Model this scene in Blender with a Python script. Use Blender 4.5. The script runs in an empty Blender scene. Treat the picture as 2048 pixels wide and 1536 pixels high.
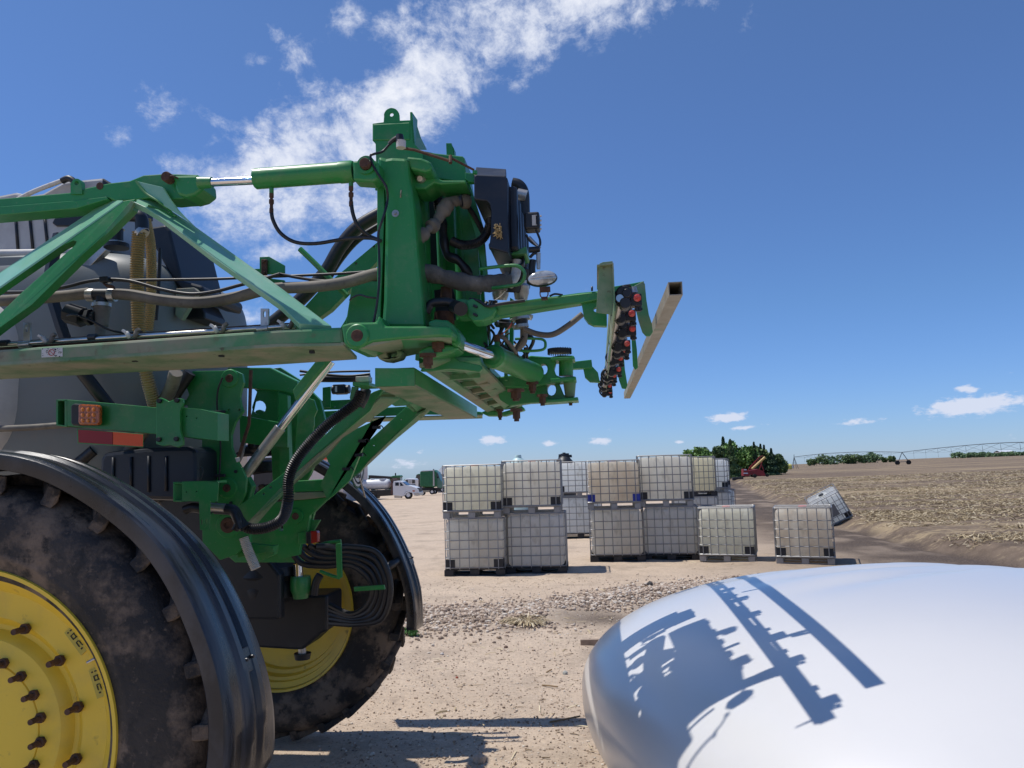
import bpy, bmesh, math, random
import numpy as np
from math import radians, sin, cos, pi, atan2, hypot, sqrt, tan, asin
from mathutils import Vector, Matrix, Euler, noise as mn
from mathutils.geometry import tessellate_polygon
random.seed(7); rng = np.random.default_rng(7)
SC = bpy.context.scene
COL = SC.collection

# ------------------------------------------------------------------ camera
F = 1538.0; CW, CH = 2048, 1536
PSI, PITCH, ROLL, CAMH = 5.79, 5.83, 1.6, 2.3
def cam_basis():
    ps, p, r = radians(PSI), radians(PITCH), radians(ROLL)
    f = Vector((-sin(ps)*cos(p), cos(ps)*cos(p), sin(p)))
    rt = Vector((cos(ps), sin(ps), 0)); u = rt.cross(f)
    return f, rt*cos(r)-u*sin(r), u*cos(r)+rt*sin(r)
CF, CR, CU = cam_basis(); CO = Vector((0, 0, CAMH))
cd = bpy.data.cameras.new('camera'); cam = bpy.data.objects.new('camera', cd); COL.objects.link(cam)
cd.sensor_fit = 'HORIZONTAL'; cd.sensor_width = 36; cd.lens = 36*F/CW; cd.clip_start = .05; cd.clip_end = 8000
m = Matrix((CR, CU, -CF)).transposed().to_4x4(); m.translation = CO; cam.matrix_world = m
SC.camera = cam

# ------------------------------------------------------------------ sky, sun, exposure
SUN = Vector((-.417, .046, 1)).normalized()
w = bpy.data.worlds.new('World'); SC.world = w; w.use_nodes = True
nt = w.node_tree; nt.nodes.clear(); N = nt.nodes; L = nt.links
def ray(px, py): return (CF + CR*((px-1024)/F) - CU*((py-768)/F)).normalized()
def azel(px, py):
    d = ray(px, py); return atan2(d.x, d.y), asin(d.z)
def mth(op, a, b=None, c=None, clamp=False):
    n = N.new('ShaderNodeMath'); n.operation = op; n.use_clamp = clamp
    for i, v in enumerate((a, b, c)):
        if v is None: continue
        if isinstance(v, (int, float)): n.inputs[i].default_value = v
        else: L.new(v, n.inputs[i])
    return n.outputs[0]
def vmt(op, a, b=None):
    n = N.new('ShaderNodeVectorMath'); n.operation = op
    for i, v in enumerate((a, b)):
        if v is None: continue
        if isinstance(v, (tuple, list)): n.inputs[i].default_value = v
        else: L.new(v, n.inputs[i])
    return n.outputs['Value' if op in ('DOT_PRODUCT', 'LENGTH') else 'Vector']
out = N.new('ShaderNodeOutputWorld'); bg = N.new('ShaderNodeBackground'); bg.inputs[1].default_value = .107
sky = N.new('ShaderNodeTexSky'); sky.sky_type = 'NISHITA'; sky.sun_disc = False
sky.sun_elevation = asin(SUN.z); sky.sun_rotation = atan2(SUN.x, SUN.y)
sky.altitude = 600; sky.air_density = 1.0; sky.dust_density = 0; sky.ozone_density = 2.6
tc = N.new('ShaderNodeTexCoord'); D = vmt('NORMALIZE', tc.outputs['Generated'])
sx = N.new('ShaderNodeSeparateXYZ'); L.new(D, sx.inputs[0])
AZ = mth('ARCTAN2', sx.outputs[0], sx.outputs[1]); EL = mth('ARCSINE', sx.outputs[2])
cb = N.new('ShaderNodeCombineXYZ'); L.new(AZ, cb.inputs[0]); L.new(EL, cb.inputs[1]); AE = cb.outputs[0]
# clouds: each an elliptical patch of sky direction (azimuth, elevation), broken up by noise
BL = [  # px, py, half length, half height, tilt deg, density
 (1180,-30,330,75,8,1.0),(1000,60,240,80,25,1.05),(860,150,150,95,40,1.0),(760,250,210,95,35,1.15),(600,300,200,85,25,1.12),(470,370,140,75,10,1.05),
 (560,420,210,60,20,.92),(690,420,120,60,10,.9),(820,60,90,70,40,.7),(1050,95,110,26,10,.8),(690,20,55,50,60,.75),
 (305,228,48,44,35,.8),(255,262,40,22,20,.6),(590,100,36,40,50,.75),(555,70,22,40,80,.6),(525,118,34,16,10,.5),
 (550,500,75,28,10,.7),(470,640,90,36,5,.8),(385,640,60,30,0,.7),(1035,172,38,17,0,.6),(1000,150,80,30,30,.3),(420,240,40,20,-20,.4),
 (1400,-15,250,32,8,.8),(1490,45,40,18,30,.4),(1260,10,150,50,15,.85),(920,170,90,60,45,.7),
 (1220,572,60,12,10,.35)]
BLOW = [(983,880,26,10,0,1.1),(810,927,52,13,0,.62),(845,905,20,6,0,.5),(1100,886,22,7,0,.8),(1200,882,26,9,0,.9),(1455,835,40,10,3,1.1),(1488,855,40,7,8,.7),
 (1720,843,50,8,2,.7),(1945,811,85,18,4,1.1),(1935,778,22,8,0,.9),(1356,884,14,5,0,.6),(1840,832,60,8,0,.35),(1640,825,40,6,0,.2),(1215,860,18,5,0,.5),(2020,748,40,7,0,.3),
 (870,945,40,6,0,.5),(1750,868,160,9,0,.25),(1990,872,120,14,3,.3)]
BL = [(a, b, c*1.0, d*1.05, e, f+.04) for a, b, c, d, e, f in BL]
def blobs(lst):
    acc = None
    for (px, py, a, b, t, dn) in lst:
        a0, e0 = azel(px, py); ra, re = a/F, b/F; t = radians(t)
        dd = vmt('SUBTRACT', AE, (a0, e0, 0))
        u = vmt('DOT_PRODUCT', dd, (cos(t)/ra, sin(t)/ra, 0)); v = vmt('DOT_PRODUCT', dd, (-sin(t)/re, cos(t)/re, 0))
        q = mth('ADD', mth('MULTIPLY', u, u), mth('MULTIPLY', v, v))
        g = mth('MULTIPLY', mth('EXPONENT', mth('MULTIPLY', q, -.9)), dn)
        acc = g if acc is None else mth('MAXIMUM', acc, g)
    return acc
def noise(vec, scale, detail, rough=.55, dist=0):
    n = N.new('ShaderNodeTexNoise'); n.inputs['Scale'].default_value = scale; n.inputs['Detail'].default_value = detail
    n.inputs['Roughness'].default_value = rough; n.inputs['Distortion'].default_value = dist; L.new(vec, n.inputs['Vector']); return n.outputs[0]
def sstep(v, lo, hi):
    n = N.new('ShaderNodeMapRange'); n.interpolation_type = 'SMOOTHSTEP'; n.inputs[1].default_value = lo; n.inputs[2].default_value = hi; L.new(v, n.inputs[0]); return n.outputs[0]
rot = vmt('MULTIPLY', AE, (1.0, 1.25, 1))
n1 = noise(rot, 11, 10, .66, .3); n2 = noise(rot, 38, 7, .7, .3)
m1 = blobs(BL)
hi = mth('ADD', m1, mth('MULTIPLY', mth('SUBTRACT', n1, .5), 2.3)); hi = mth('ADD', hi, mth('MULTIPLY', mth('SUBTRACT', n2, .5), 1.15))
a1 = mth('MULTIPLY', sstep(hi, .37, 1.04), sstep(m1, .05, .3))
n3 = noise(vmt('MULTIPLY', AE, (1, 2.2, 1)), 75, 6, .6)
m2 = blobs(BLOW); lo = mth('ADD', m2, mth('MULTIPLY', mth('SUBTRACT', n3, .5), 1.3))
a2 = mth('MULTIPLY', sstep(lo, .38, .8), sstep(m2, .06, .25))
a1 = mth('MULTIPLY', a1, mth('ADD', mth('MULTIPLY', sstep(hi, .55, 1.5), .35), .65))
al = mth('MULTIPLY', mth('MAXIMUM', a1, a2), .95)
mixs = N.new('ShaderNodeMix'); mixs.data_type = 'RGBA'
hs = N.new('ShaderNodeMix'); hs.data_type = 'RGBA'; hs.blend_type = 'MULTIPLY'; hs.inputs['Factor'].default_value = 1
L.new(sky.outputs[0], hs.inputs['A']); cr_n = N.new('ShaderNodeValToRGB'); L.new(mth('MULTIPLY', EL, 1.6, clamp=True), cr_n.inputs[0]); ce = cr_n.color_ramp.elements; ce[0].color = (.42,.6,1.06,1); ce[1].position = .85; ce[1].color = (.68,.83,1.06,1)
for ps_, c_ in ((.3,(.52,.71,1.0,1)),(.62,(.62,.78,1.05,1))): e_ = ce.new(ps_); e_.color = c_
L.new(cr_n.outputs[0], hs.inputs['B'])
cc = N.new('ShaderNodeMix'); cc.data_type = 'RGBA'; cc.inputs['A'].default_value = (5.9, 6.4, 7.7, 1); cc.inputs['B'].default_value = (7.9, 8.1, 8.7, 1)
L.new(sstep(hi, .6, 1.5), cc.inputs['Factor'])
L.new(al, mixs.inputs['Factor']); L.new(hs.outputs['Result'], mixs.inputs['A']); L.new(cc.outputs['Result'], mixs.inputs['B'])
L.new(mixs.outputs['Result'], bg.inputs[0]); L.new(bg.outputs[0], out.inputs[0])
sl = bpy.data.lights.new('sun', 'SUN'); sl.energy = 3.7; sl.angle = radians(.53); sl.color = (1, .955, .89)
so = bpy.data.objects.new('sun', sl); COL.objects.link(so); so.rotation_euler = SUN.to_track_quat('Z', 'Y').to_euler(); so.location = (0, 0, 60)
SC.view_settings.view_transform = 'Standard'; SC.view_settings.look = 'None'; SC.view_settings.exposure = .12; SC.view_settings.gamma = 1
SC.cycles.max_bounces = 8; SC.cycles.transparent_max_bounces = 12

# ------------------------------------------------------------------ projection helpers
def P(px, py, Y):
    d = CF + CR*((px-1024)/F) - CU*((py-768)/F); return CO + d*(Y/d.y)
def PX(px, py, X):
    d = CF + CR*((px-1024)/F) - CU*((py-768)/F); return CO + d*(X/d.x)

# ------------------------------------------------------------------ materials
def mat(name, col, rough=.5, metal=0, mix=(), bump=None, coat=0, emit=None, spec=.5, trans=0, stretch=(1,1,1), translucent=0):
    """principled material; mix = [(colour, scale, lo, hi, strength, detail, roughness or None)] noise layers"""
    mt = bpy.data.materials.new(name); mt.use_nodes = True; nt = mt.node_tree; nt.nodes.clear(); N = nt.nodes; L = nt.links
    o = N.new('ShaderNodeOutputMaterial'); b = N.new('ShaderNodeBsdfPrincipled'); b.name = 'Principled BSDF'; L.new(b.outputs[0], o.inputs[0])
    b.inputs['Roughness'].default_value = rough; b.inputs['Metallic'].default_value = metal; b.inputs['Specular IOR Level'].default_value = spec
    b.inputs['Coat Weight'].default_value = coat; b.inputs['Coat Roughness'].default_value = .12
    tc = N.new('ShaderNodeTexCoord'); mp = N.new('ShaderNodeMapping'); mp.inputs['Scale'].default_value = stretch; L.new(tc.outputs['Object'], mp.inputs[0]); vec = mp.outputs[0]
    cur = None; rcur = None
    def rgb(c):
        n = N.new('ShaderNodeRGB'); n.outputs[0].default_value = (*c, 1); return n.outputs[0]
    cur = rgb(col); rv = N.new('ShaderNodeValue'); rv.outputs[0].default_value = rough; rcur = rv.outputs[0]
    for k, ly in enumerate(mix):
        c2, sc, lo, hi, st, det = ly[:6]; r2 = ly[6] if len(ly) > 6 else None
        n = N.new('ShaderNodeTexNoise'); n.inputs['Scale'].default_value = sc; n.inputs['Detail'].default_value = det; n.inputs['Roughness'].default_value = .62
        mp2 = N.new('ShaderNodeMapping'); mp2.inputs['Location'].default_value = (k*3.7, k*1.9, k*5.1); L.new(vec, mp2.inputs[0]); L.new(mp2.outputs[0], n.inputs['Vector'])
        r = N.new('ShaderNodeMapRange'); r.inputs[1].default_value = lo; r.inputs[2].default_value = hi; r.inputs[4].default_value = st; L.new(n.outputs[0], r.inputs[0])
        x = N.new('ShaderNodeMix'); x.data_type = 'RGBA'; L.new(r.outputs[0], x.inputs['Factor']); L.new(cur, x.inputs['A']); x.inputs['B'].default_value = (*c2, 1); cur = x.outputs['Result']
        if r2 is not None:
            y = N.new('ShaderNodeMix'); L.new(r.outputs[0], y.inputs[0]); L.new(rcur, y.inputs[2]); y.inputs[3].default_value = r2; rcur = y.outputs[0]
    L.new(cur, b.inputs['Base Color']); L.new(rcur, b.inputs['Roughness'])
    if bump:
        n = N.new('ShaderNodeTexNoise'); n.inputs['Scale'].default_value = bump[0]; n.inputs['Detail'].default_value = 5; L.new(vec, n.inputs['Vector'])
        bp = N.new('ShaderNodeBump'); bp.inputs['Strength'].default_value = bump[1]; bp.inputs['Distance'].default_value = bump[2] if len(bump) > 2 else .01
        L.new(n.outputs[0], bp.inputs['Height']); L.new(bp.outputs[0], b.inputs['Normal'])
    if emit: b.inputs['Emission Color'].default_value = (*emit[0], 1); b.inputs['Emission Strength'].default_value = emit[1]
    if trans: b.inputs['Transmission Weight'].default_value = trans
    if translucent:
        t = N.new('ShaderNodeBsdfTranslucent'); L.new(cur, t.inputs[0]); ms = N.new('ShaderNodeMixShader'); ms.inputs[0].default_value = translucent
        L.new(b.outputs[0], ms.inputs[1]); L.new(t.outputs[0], ms.inputs[2]); L.new(ms.outputs[0], o.inputs[0])
    return mt
DUST = (.33, .27, .2)
GRN = (.025, .25, .055)
MT = dict(
 green=mat('green paint', GRN, .38, 0, [((.05,.24,.09), 3, .45, .75, .5, 5, .5), (DUST, 6, .52, .8, .35, 8, .75), (DUST, 60, .6, .8, .35, 3, .8), ((.12,.06,.035), 26, .69, .73, .75, 8, .9), ((.012,.11,.03), 1.3, .5, .7, .5, 5)], (9,.08,.004), coat=.15),
 green_lit=mat('green paint with painted sunlight', (.2,.47,.3), .3, 0, [((.36,.56,.42), 4, .45, .7, .6, 5, .4), (DUST, 30, .6, .75, .3, 5)], (9,.05,.004), coat=.3),  # sunlight and gloss put into a paler paint colour, with dust over it
 green_dusty=mat('dusty green paint', (.05,.25,.09), .5, 0, [(DUST, 2.2, .42, .62, .75, 7, .85), ((.16,.1,.07), 14, .58, .72, .6, 6, .85), ((.3,.33,.26), 5, .5, .7, .4, 5)], (14,.15,.004)),
 tan_dust=mat('dust caked steel', (.25,.31,.2), .8, 0, [((.06,.2,.08), 2.5, .46, .64, .85, 6), ((.4,.33,.25), 3.5, .5, .7, .75, 6), ((.09,.055,.035), 22, .62, .74, .8, 4)], (25,.3,.004)),
 dirty_steel=mat('dirty galvanised tube', (.33,.3,.24), .7, .1, [((.1,.26,.14), 3.2, .56, .66, .6, 6), ((.2,.15,.1), 12, .5, .75, .6, 7), ((.5,.45,.36), 7, .55, .75, .6, 5)], (40,.2,.003)),
 chrome=mat('chrome rod', (.75,.76,.78), .08, 1, [((.5,.5,.5), 20, .5, .8, .4, 4, .25)]),
 steel=mat('stainless pipe', (.62,.6,.56), .28, 1, [((.35,.3,.24), 9, .5, .75, .6, 5, .6)]),
 rust=mat('rusty steel', (.085,.045,.03), .8, .2, [((.17,.09,.055), 30, .4, .7, .8, 6), ((.03,.02,.02), 12, .5, .7, .6, 4)], (60,.3,.003)),
 black=mat('black plastic', (.014,.016,.02), .45, 0, [((.06,.06,.06), 5, .5, .8, .5, 6, .6)], (30,.08,.003)),
 rubber=mat('black rubber hose', (.014,.014,.016), .42, 0, [((.1,.09,.075), 9, .52, .8, .4, 5, .8)]),
 hose=mat('grey dusty hose', (.13,.115,.095), .7, 0, [((.26,.225,.18), 5, .4, .7, .8, 7), ((.05,.045,.04), 18, .55, .75, .6, 5)], (50,.2,.003)),
 sleeve=mat('fabric sleeve', (.1,.095,.085), .9, 0, [((.24,.21,.17), 8, .45, .65, .8, 6), ((.03,.03,.03), 20, .58, .75, .7, 5), ((.5,.48,.44), 34, .7, .76, .8, 3)], (45,.7,.01)),
 tanhose=mat('tan suction hose', (.42,.3,.13), .55, 0, [((.2,.14,.07), 6, .5, .8, .6, 5)]),
 whitehose=mat('white drain hose', (.55,.52,.45), .6, 0, [((.25,.22,.18), 10, .5, .8, .6, 5)]),
 tankgrey=mat('grey poly tank', (.17,.19,.185), .5, 0, [((.17,.17,.15), 1.5, .4, .7, .6, 6, .65), ((.23,.19,.15), 6, .55, .8, .4, 6)], (20,.05,.003)),
 tanklight=mat('pale dusty tank cover', (.52,.5,.47), .5, 0, [((.36,.34,.32), 3, .45, .7, .7, 5), ((.6,.58,.54), 9, .5, .7, .5, 5)], (12,.08,.004)),
 tire=mat('muddy tyre rubber', (.016,.015,.015), .7, 0, [((.05,.042,.036), 2.2, .4, .65, .8, 8), ((.23,.17,.12), 4.5, .47, .6, .75, 15, .95), ((.012,.012,.012), 14, .52, .64, .85, 10), ((.24,.18,.13), 34, .6, .72, .5, 6, .95)], (60,.5,.008)),
 yellow=mat('yellow rim paint', (.82,.57,.05), .42, 0, [((.55,.4,.1), 4, .5, .75, .6, 7, .7), ((.16,.11,.05), 11, .62, .74, .7, 7, .8)], coat=.1),
 fender=mat('black weathered fender', (.01,.012,.016), .24, 0, [((.075,.08,.095), 1.1, .47, .6, .6, 10, .5), ((.012,.014,.018), 2.4, .5, .58, .7, 8, .3), ((.17,.15,.13), 3, .68, .74, .5, 8, .8)], (40,.1,.003), stretch=(1.2,7,.8)),
 box=mat('black moulded box', (.012,.016,.026), .4, 0, [((.045,.045,.05), 4, .5, .75, .5, 6, .6)], (160,.12,.002)),
 clamp=mat('clamp steel', (.5,.48,.45), .4, .8, [((.2,.17,.13), 20, .5, .75, .6, 5)]),
 lens=mat('clear lamp lens', (.5,.52,.52), .12, .3, [((.25,.27,.27), 22, .45, .6, .8, 3)], coat=.6),
 amber=mat('amber lens', (.55,.13,.01), .2, 0, [((.2,.03,.0), 70, .5, .6, .8, 2)], (120,.5,.004), coat=.5),
 red=mat('red lens', (.3,.008,.015), .25, 0, coat=.4),
 redref=mat('red reflective tape', (.36,.012,.018), .45),
 orange=mat('fluorescent orange tape', (1.0,.13,.03), .5),
 redtip=mat('red nozzle tip', (.6,.06,.05), .5, 0, [((.6,.3,.25), 30, .5, .7, .7, 4)]),
 whiteplastic=mat('white plastic', (.6,.58,.54), .5, 0, [((.35,.28,.2), 20, .5, .7, .7, 4)]),
 sign=mat('white sticker', (.62,.6,.55), .5),
 ink=mat('black ink', (.01,.01,.01), .6),
 redink=mat('red ink', (.35,.03,.02), .6),
 cloth=mat('grey canvas sleeve', (.19,.175,.15), .95, 0, [((.11,.1,.085), 14, .45, .7, .8, 6)], (20,.5,.01)),
 white=mat('white gloss paint', (.7,.685,.66), .22, 0, [((.66,.65,.63), 1.2, .45, .7, .7, 5, .28), ((.35,.33,.3), 55, .745, .78, .5, 3, .6)], (1.1,.1,.02), coat=.5),
 glass=mat('dark glass', (.02,.025,.03), .06, 0, coat=.5),
)
_w = MT['white'].node_tree.nodes['Principled BSDF']; _w.inputs['Coat Weight'].default_value = 1; _w.inputs['Coat IOR'].default_value = 1.5; _w.inputs['Coat Roughness'].default_value = .32; _w.inputs['Roughness'].default_value = .4
def plain(name, col, rough=.6, var=.25, scale=4, metal=0):
    d = tuple(c*(1-var) for c in col)
    return mat(name, col, rough, metal, [(d, scale, .4, .7, 1, 6)])

# ------------------------------------------------------------------ mesh builder
class MB:
    def __init__(s): s.v = []; s.f = []; s.s = []
    def add(s, vs, fs, smooth=False):
        b = len(s.v); s.v += [Vector(x) for x in vs]
        for f in fs: s.f.append([b+i for i in f]); s.s.append(smooth)
        return s
    def slab(s, front, off, holes=()):
        """front outline (3D), extruded by vector off; holes are outlines too"""
        loops = [list(front)] + [list(h) for h in holes]; off = Vector(off); n = sum(len(l) for l in loops)
        flat = [p for l in loops for p in l]
        nrm = Vector((0,0,0))
        for i in range(len(front)): nrm += Vector(front[i]).cross(Vector(front[(i+1) % len(front)]))
        flip = nrm.dot(off) > 0
        vs = flat + [Vector(p)+off for p in flat]; fs = []
        if holes:
            tr = tessellate_polygon([[Vector(p) for p in l] for l in loops])
            for t in tr:
                a, b, c = (flat[i] for i in t); tn = (b-a).cross(c-a)
                t = list(t) if tn.dot(off) < 0 else list(t)[::-1]
                fs.append(t); fs.append([i+n for i in t[::-1]])
        else:
            ids = list(range(len(front)));
            if flip: ids = ids[::-1]
            fs.append(ids); fs.append([i+n for i in ids[::-1]])
        st = 0
        for li, l in enumerate(loops):
            k = len(l)
            ln = Vector((0,0,0))
            for i in range(k): ln += Vector(l[i]).cross(Vector(l[(i+1) % k]))
            fl = (ln.dot(off) > 0) != (li > 0)
            for i in range(k):
                a, b = st+i, st+(i+1) % k
                q = [a, a+n, b+n, b]
                fs.append(q[::-1] if fl else q)
            st += k
        return s.add(vs, fs)
    def plate(s, px, Y, T, holes=()):
        return s.slab([P(x, y, Y) for x, y in px], (0, T, 0), [[P(x, y, Y) for x, y in h] for h in holes])
    def skew(s, px3, off):
        return s.slab([P(*p) for p in px3], off)
    def box(s, c, d, R=None):
        c = Vector(c); R = R or Matrix.Identity(3); vs = [c + R @ Vector((x*d[0]/2, y*d[1]/2, z*d[2]/2)) for x in (-1,1) for y in (-1,1) for z in (-1,1)]
        return s.add(vs, [(0,1,3,2),(4,6,7,5),(0,4,5,1),(2,3,7,6),(0,2,6,4),(1,5,7,3)])
    def beam(s, a, b, w_, h_, up=(0,0,1)):
        a, b = Vector(a), Vector(b); t = (b-a).normalized(); sd = t.cross(Vector(up))
        if sd.length < 1e-4: sd = t.cross(Vector((0,1,0)))
        sd.normalize(); u = sd.cross(t); vs = []
        for p in (a, b):
            for i, j in ((-1,-1),(1,-1),(1,1),(-1,1)): vs.append(p + sd*(i*w_/2) + u*(j*h_/2))
        return s.add(vs, [(0,1,2,3),(7,6,5,4),(0,4,5,1),(1,5,6,2),(2,6,7,3),(3,7,4,0)])
    def tube(s, pts, r, seg=10, sub=6, smooth=True, rf=None, cap=True, curve=True):
        pts = [Vector(p) for p in pts]
        if len(pts) > 2 and curve: pts = catmull(pts, sub)
        n = len(pts); ls = [0]
        for i in range(1, n): ls.append(ls[-1] + (pts[i]-pts[i-1]).length)
        t0 = (pts[1]-pts[0]).normalized(); u = t0.orthogonal().normalized(); vs = []; fs = []
        for i in range(n):
            t = (pts[min(i+1,n-1)]-pts[max(i-1,0)]).normalized()
            u = (u - t*u.dot(t)).normalized(); v = t.cross(u)
            rr = rf(ls[i], ls[-1]) if rf else r
            for k in range(seg):
                a = 2*pi*k/seg; vs.append(pts[i] + u*(cos(a)*rr) + v*(sin(a)*rr))
        for i in range(n-1):
            for k in range(seg):
                k2 = (k+1) % seg; fs.append((i*seg+k, i*seg+k2, (i+1)*seg+k2, (i+1)*seg+k))
        s.add(vs, fs, smooth)
        if cap: s.f.append([len(s.v)-len(vs)+k for k in range(seg)][::-1]); s.s.append(False); s.f.append([len(s.v)-seg+k for k in range(seg)]); s.s.append(False)
        return s
    def corr(s, pts, r, pitch=.012, amp=.12, seg=12):
        pts = catmull([Vector(p) for p in pts], 8); ln = sum((pts[i+1]-pts[i]).length for i in range(len(pts)-1))
        k = max(6, int(ln/pitch*4)); q = resample(pts, k)
        return s.tube(q, r, seg, 1, True, lambda l, T: r*(1 + amp*cos(2*pi*l/pitch)), curve=False)
    def cyl(s, a, b, r, r2=None, seg=24):
        a, b = Vector(a), Vector(b); r2 = r if r2 is None else r2
        return s.lathe(a, b-a, [(0,0),(r,0),(r2,(b-a).length),(0,(b-a).length)], seg)
    def lathe(s, o, ax, prof, seg=32, a0=0, a1=2*pi):
        o = Vector(o); ax = Vector(ax).normalized(); u = ax.orthogonal().normalized()
        if abs(ax.y) > .9: u = Vector((1,0,0)); u = (u-ax*u.dot(ax)).normalized()
        v = ax.cross(u); full = abs(a1-a0-2*pi) < 1e-6; n = seg if full else seg+1; vs = []; fs = []; m_ = len(prof)
        for k in range(n):
            a = a0 + (a1-a0)*k/seg; d = u*cos(a)+v*sin(a)
            for r, h in prof: vs.append(o + ax*h + d*r)
        for k in range(seg):
            k2 = (k+1) % n
            for i in range(m_-1):
                if prof[i][0] < 1e-9: fs.append((k*m_+i, k2*m_+i+1, k*m_+i+1))
                elif prof[i+1][0] < 1e-9: fs.append((k*m_+i, k2*m_+i, k*m_+i+1))
                else: fs.append((k*m_+i, k2*m_+i, k2*m_+i+1, k*m_+i+1))
        return s.add(vs, fs, True)
    def build(s, name, mt, parent=None, bevel=0, ang=38, sub=0, seg=2, root=None):
        me = bpy.data.meshes.new(name); me.from_pydata([tuple(v) for v in s.v], [], s.f); me.update()
        me.polygons.foreach_set('use_smooth', s.s)
        if any(s.s): me.set_sharp_from_angle(angle=radians(ang)); me.polygons.foreach_set('use_smooth', s.s)
        bm = bmesh.new(); bm.from_mesh(me); bmesh.ops.recalc_face_normals(bm, faces=bm.faces); bm.to_mesh(me); bm.free()
        me.materials.append(MT[mt] if isinstance(mt, str) else mt)
        o = bpy.data.objects.new(name, me); COL.objects.link(o)
        if parent is not None:
            o.parent = parent; r = parent
            while r.parent is not None: r = r.parent
            if parent is r and r.type == 'EMPTY': o.matrix_parent_inverse = LOCW.get(r.name, Matrix.Identity(4)).inverted()
        if bevel:
            b = o.modifiers.new('bevel', 'BEVEL'); b.width = bevel; b.segments = seg; b.limit_method = 'ANGLE'; b.angle_limit = radians(40); b.harden_normals = False
        if sub: b = o.modifiers.new('sub', 'SUBSURF'); b.levels = b.render_levels = sub
        return o
LOCW = {}
def catmull(p, sub):
    out_ = []; n = len(p)
    for i in range(n-1):
        a, b, c, d = p[max(i-1,0)], p[i], p[i+1], p[min(i+2,n-1)]
        for k in range(sub):
            t = k/sub; out_.append(.5*((2*b)+(c-a)*t+(2*a-5*b+4*c-d)*t*t+(3*b-a-3*c+d)*t**3))
    out_.append(p[-1]); return out_
def resample(p, k):
    ls = [0]
    for i in range(1, len(p)): ls.append(ls[-1]+(p[i]-p[i-1]).length)
    o = []; j = 0
    for i in range(k+1):
        t = ls[-1]*i/k
        while j < len(p)-2 and ls[j+1] < t: j += 1
        d = ls[j+1]-ls[j]; o.append(p[j].lerp(p[j+1], (t-ls[j])/d if d > 0 else 0))
    return o
def arcp(cx, cy, r, a0, a1, n=10, ry=None):
    ry = ry or r; return [(cx+r*cos(radians(a0+(a1-a0)*i/n)), cy-ry*sin(radians(a0+(a1-a0)*i/n))) for i in range(n+1)]
def circ(cx, cy, r, n=14, ry=None): return arcp(cx, cy, r, 0, 360, n, ry)[:-1]
def tag(o, label=None, cat=None, group=None, kind=None):
    for k, v in (('label', label), ('category', cat), ('group', group), ('kind', kind)):
        if v: o[k] = v
    return o
def empty(name, loc=(0,0,0), rz=0, world=False):
    """root Empty. world=True: children are modelled in world coordinates"""
    o = bpy.data.objects.new(name, None); COL.objects.link(o); o.location = loc; o.rotation_euler = (0,0,rz); o.empty_display_size = .2
    LOCW[o.name] = Matrix.Translation(loc) if world else Matrix.Identity(4)
    return o

# ------------------------------------------------------------------ ground (one sheet, yard + stubble field)
AZS = [-60,-30,-14,2,11.6,15,18.5,22,29.3,60]; SLP = [.024,.024,.024,.019,.012,.0109,.0093,.0079,.005,.004]
def G2(px, py, z=0.0):
    d = ray(px, py); return Vector((CO + d*((z-CO.z)/d.z)))
EDGE = [G2(2700,1300), G2(2300,1175), G2(2048,1126), G2(1900,1098), G2(1780,1070), G2(1700,1049), G2(1640,1030), G2(1560,1000,-.1), G2(1500,975,-.3), G2(1468,958,-.8)]
EDGE = [(p.x, p.y) for p in EDGE]; EDGE.append((EDGE[-1][0]+8, EDGE[-1][1]+60)); EDGE.append((EDGE[-1][0]+60, EDGE[-1][1]+300)); EDGE.append((EDGE[-1][0]+600, EDGE[-1][1]+3000))
def fielddist(x, y):
    """signed distance to the field's edge, positive in the field (right/behind of the polyline)"""
    x = np.asarray(x, float); y = np.asarray(y, float); best = np.full(x.shape, 1e9); sg = np.ones(x.shape)
    for (ax, ay), (bx, by) in zip(EDGE[:-1], EDGE[1:]):
        dx, dy = bx-ax, by-ay; t = np.clip(((x-ax)*dx+(y-ay)*dy)/(dx*dx+dy*dy), 0, 1)
        d = np.hypot(x-ax-t*dx, y-ay-t*dy); c = dx*(y-ay)-dy*(x-ax)
        m_ = d < best-1e-9; sg = np.where(m_, np.where(c < 0, 1, -1), sg); best = np.where(m_, d, best)
    return best*sg
_tab = rng.random((4, 256, 256))
def vn(x, y, k=0):
    xi = np.floor(x).astype(int); yi = np.floor(y).astype(int); fx = x-xi; fy = y-yi; fx = fx*fx*(3-2*fx); fy = fy*fy*(3-2*fy); T = _tab[k]
    a = T[xi & 255, yi & 255]; b = T[(xi+1) & 255, yi & 255]; c = T[xi & 255, (yi+1) & 255]; d = T[(xi+1) & 255, (yi+1) & 255]
    return a*(1-fx)*(1-fy)+b*fx*(1-fy)+c*(1-fx)*fy+d*fx*fy
def fbm(x, y, k=0, o=4):
    s_ = 0; a = .5
    for i in range(o): s_ = s_ + a*vn(x*2**i+i*17.3, y*2**i+i*9.1, k); a *= .5
    return s_
def sm(v, a, b):
    t = np.clip((v-a)/(b-a), 0, 1); return t*t*(3-2*t)
def ridge_y(x): return 12.75 + .48*x + .3*np.sin(x*1.3)
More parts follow.
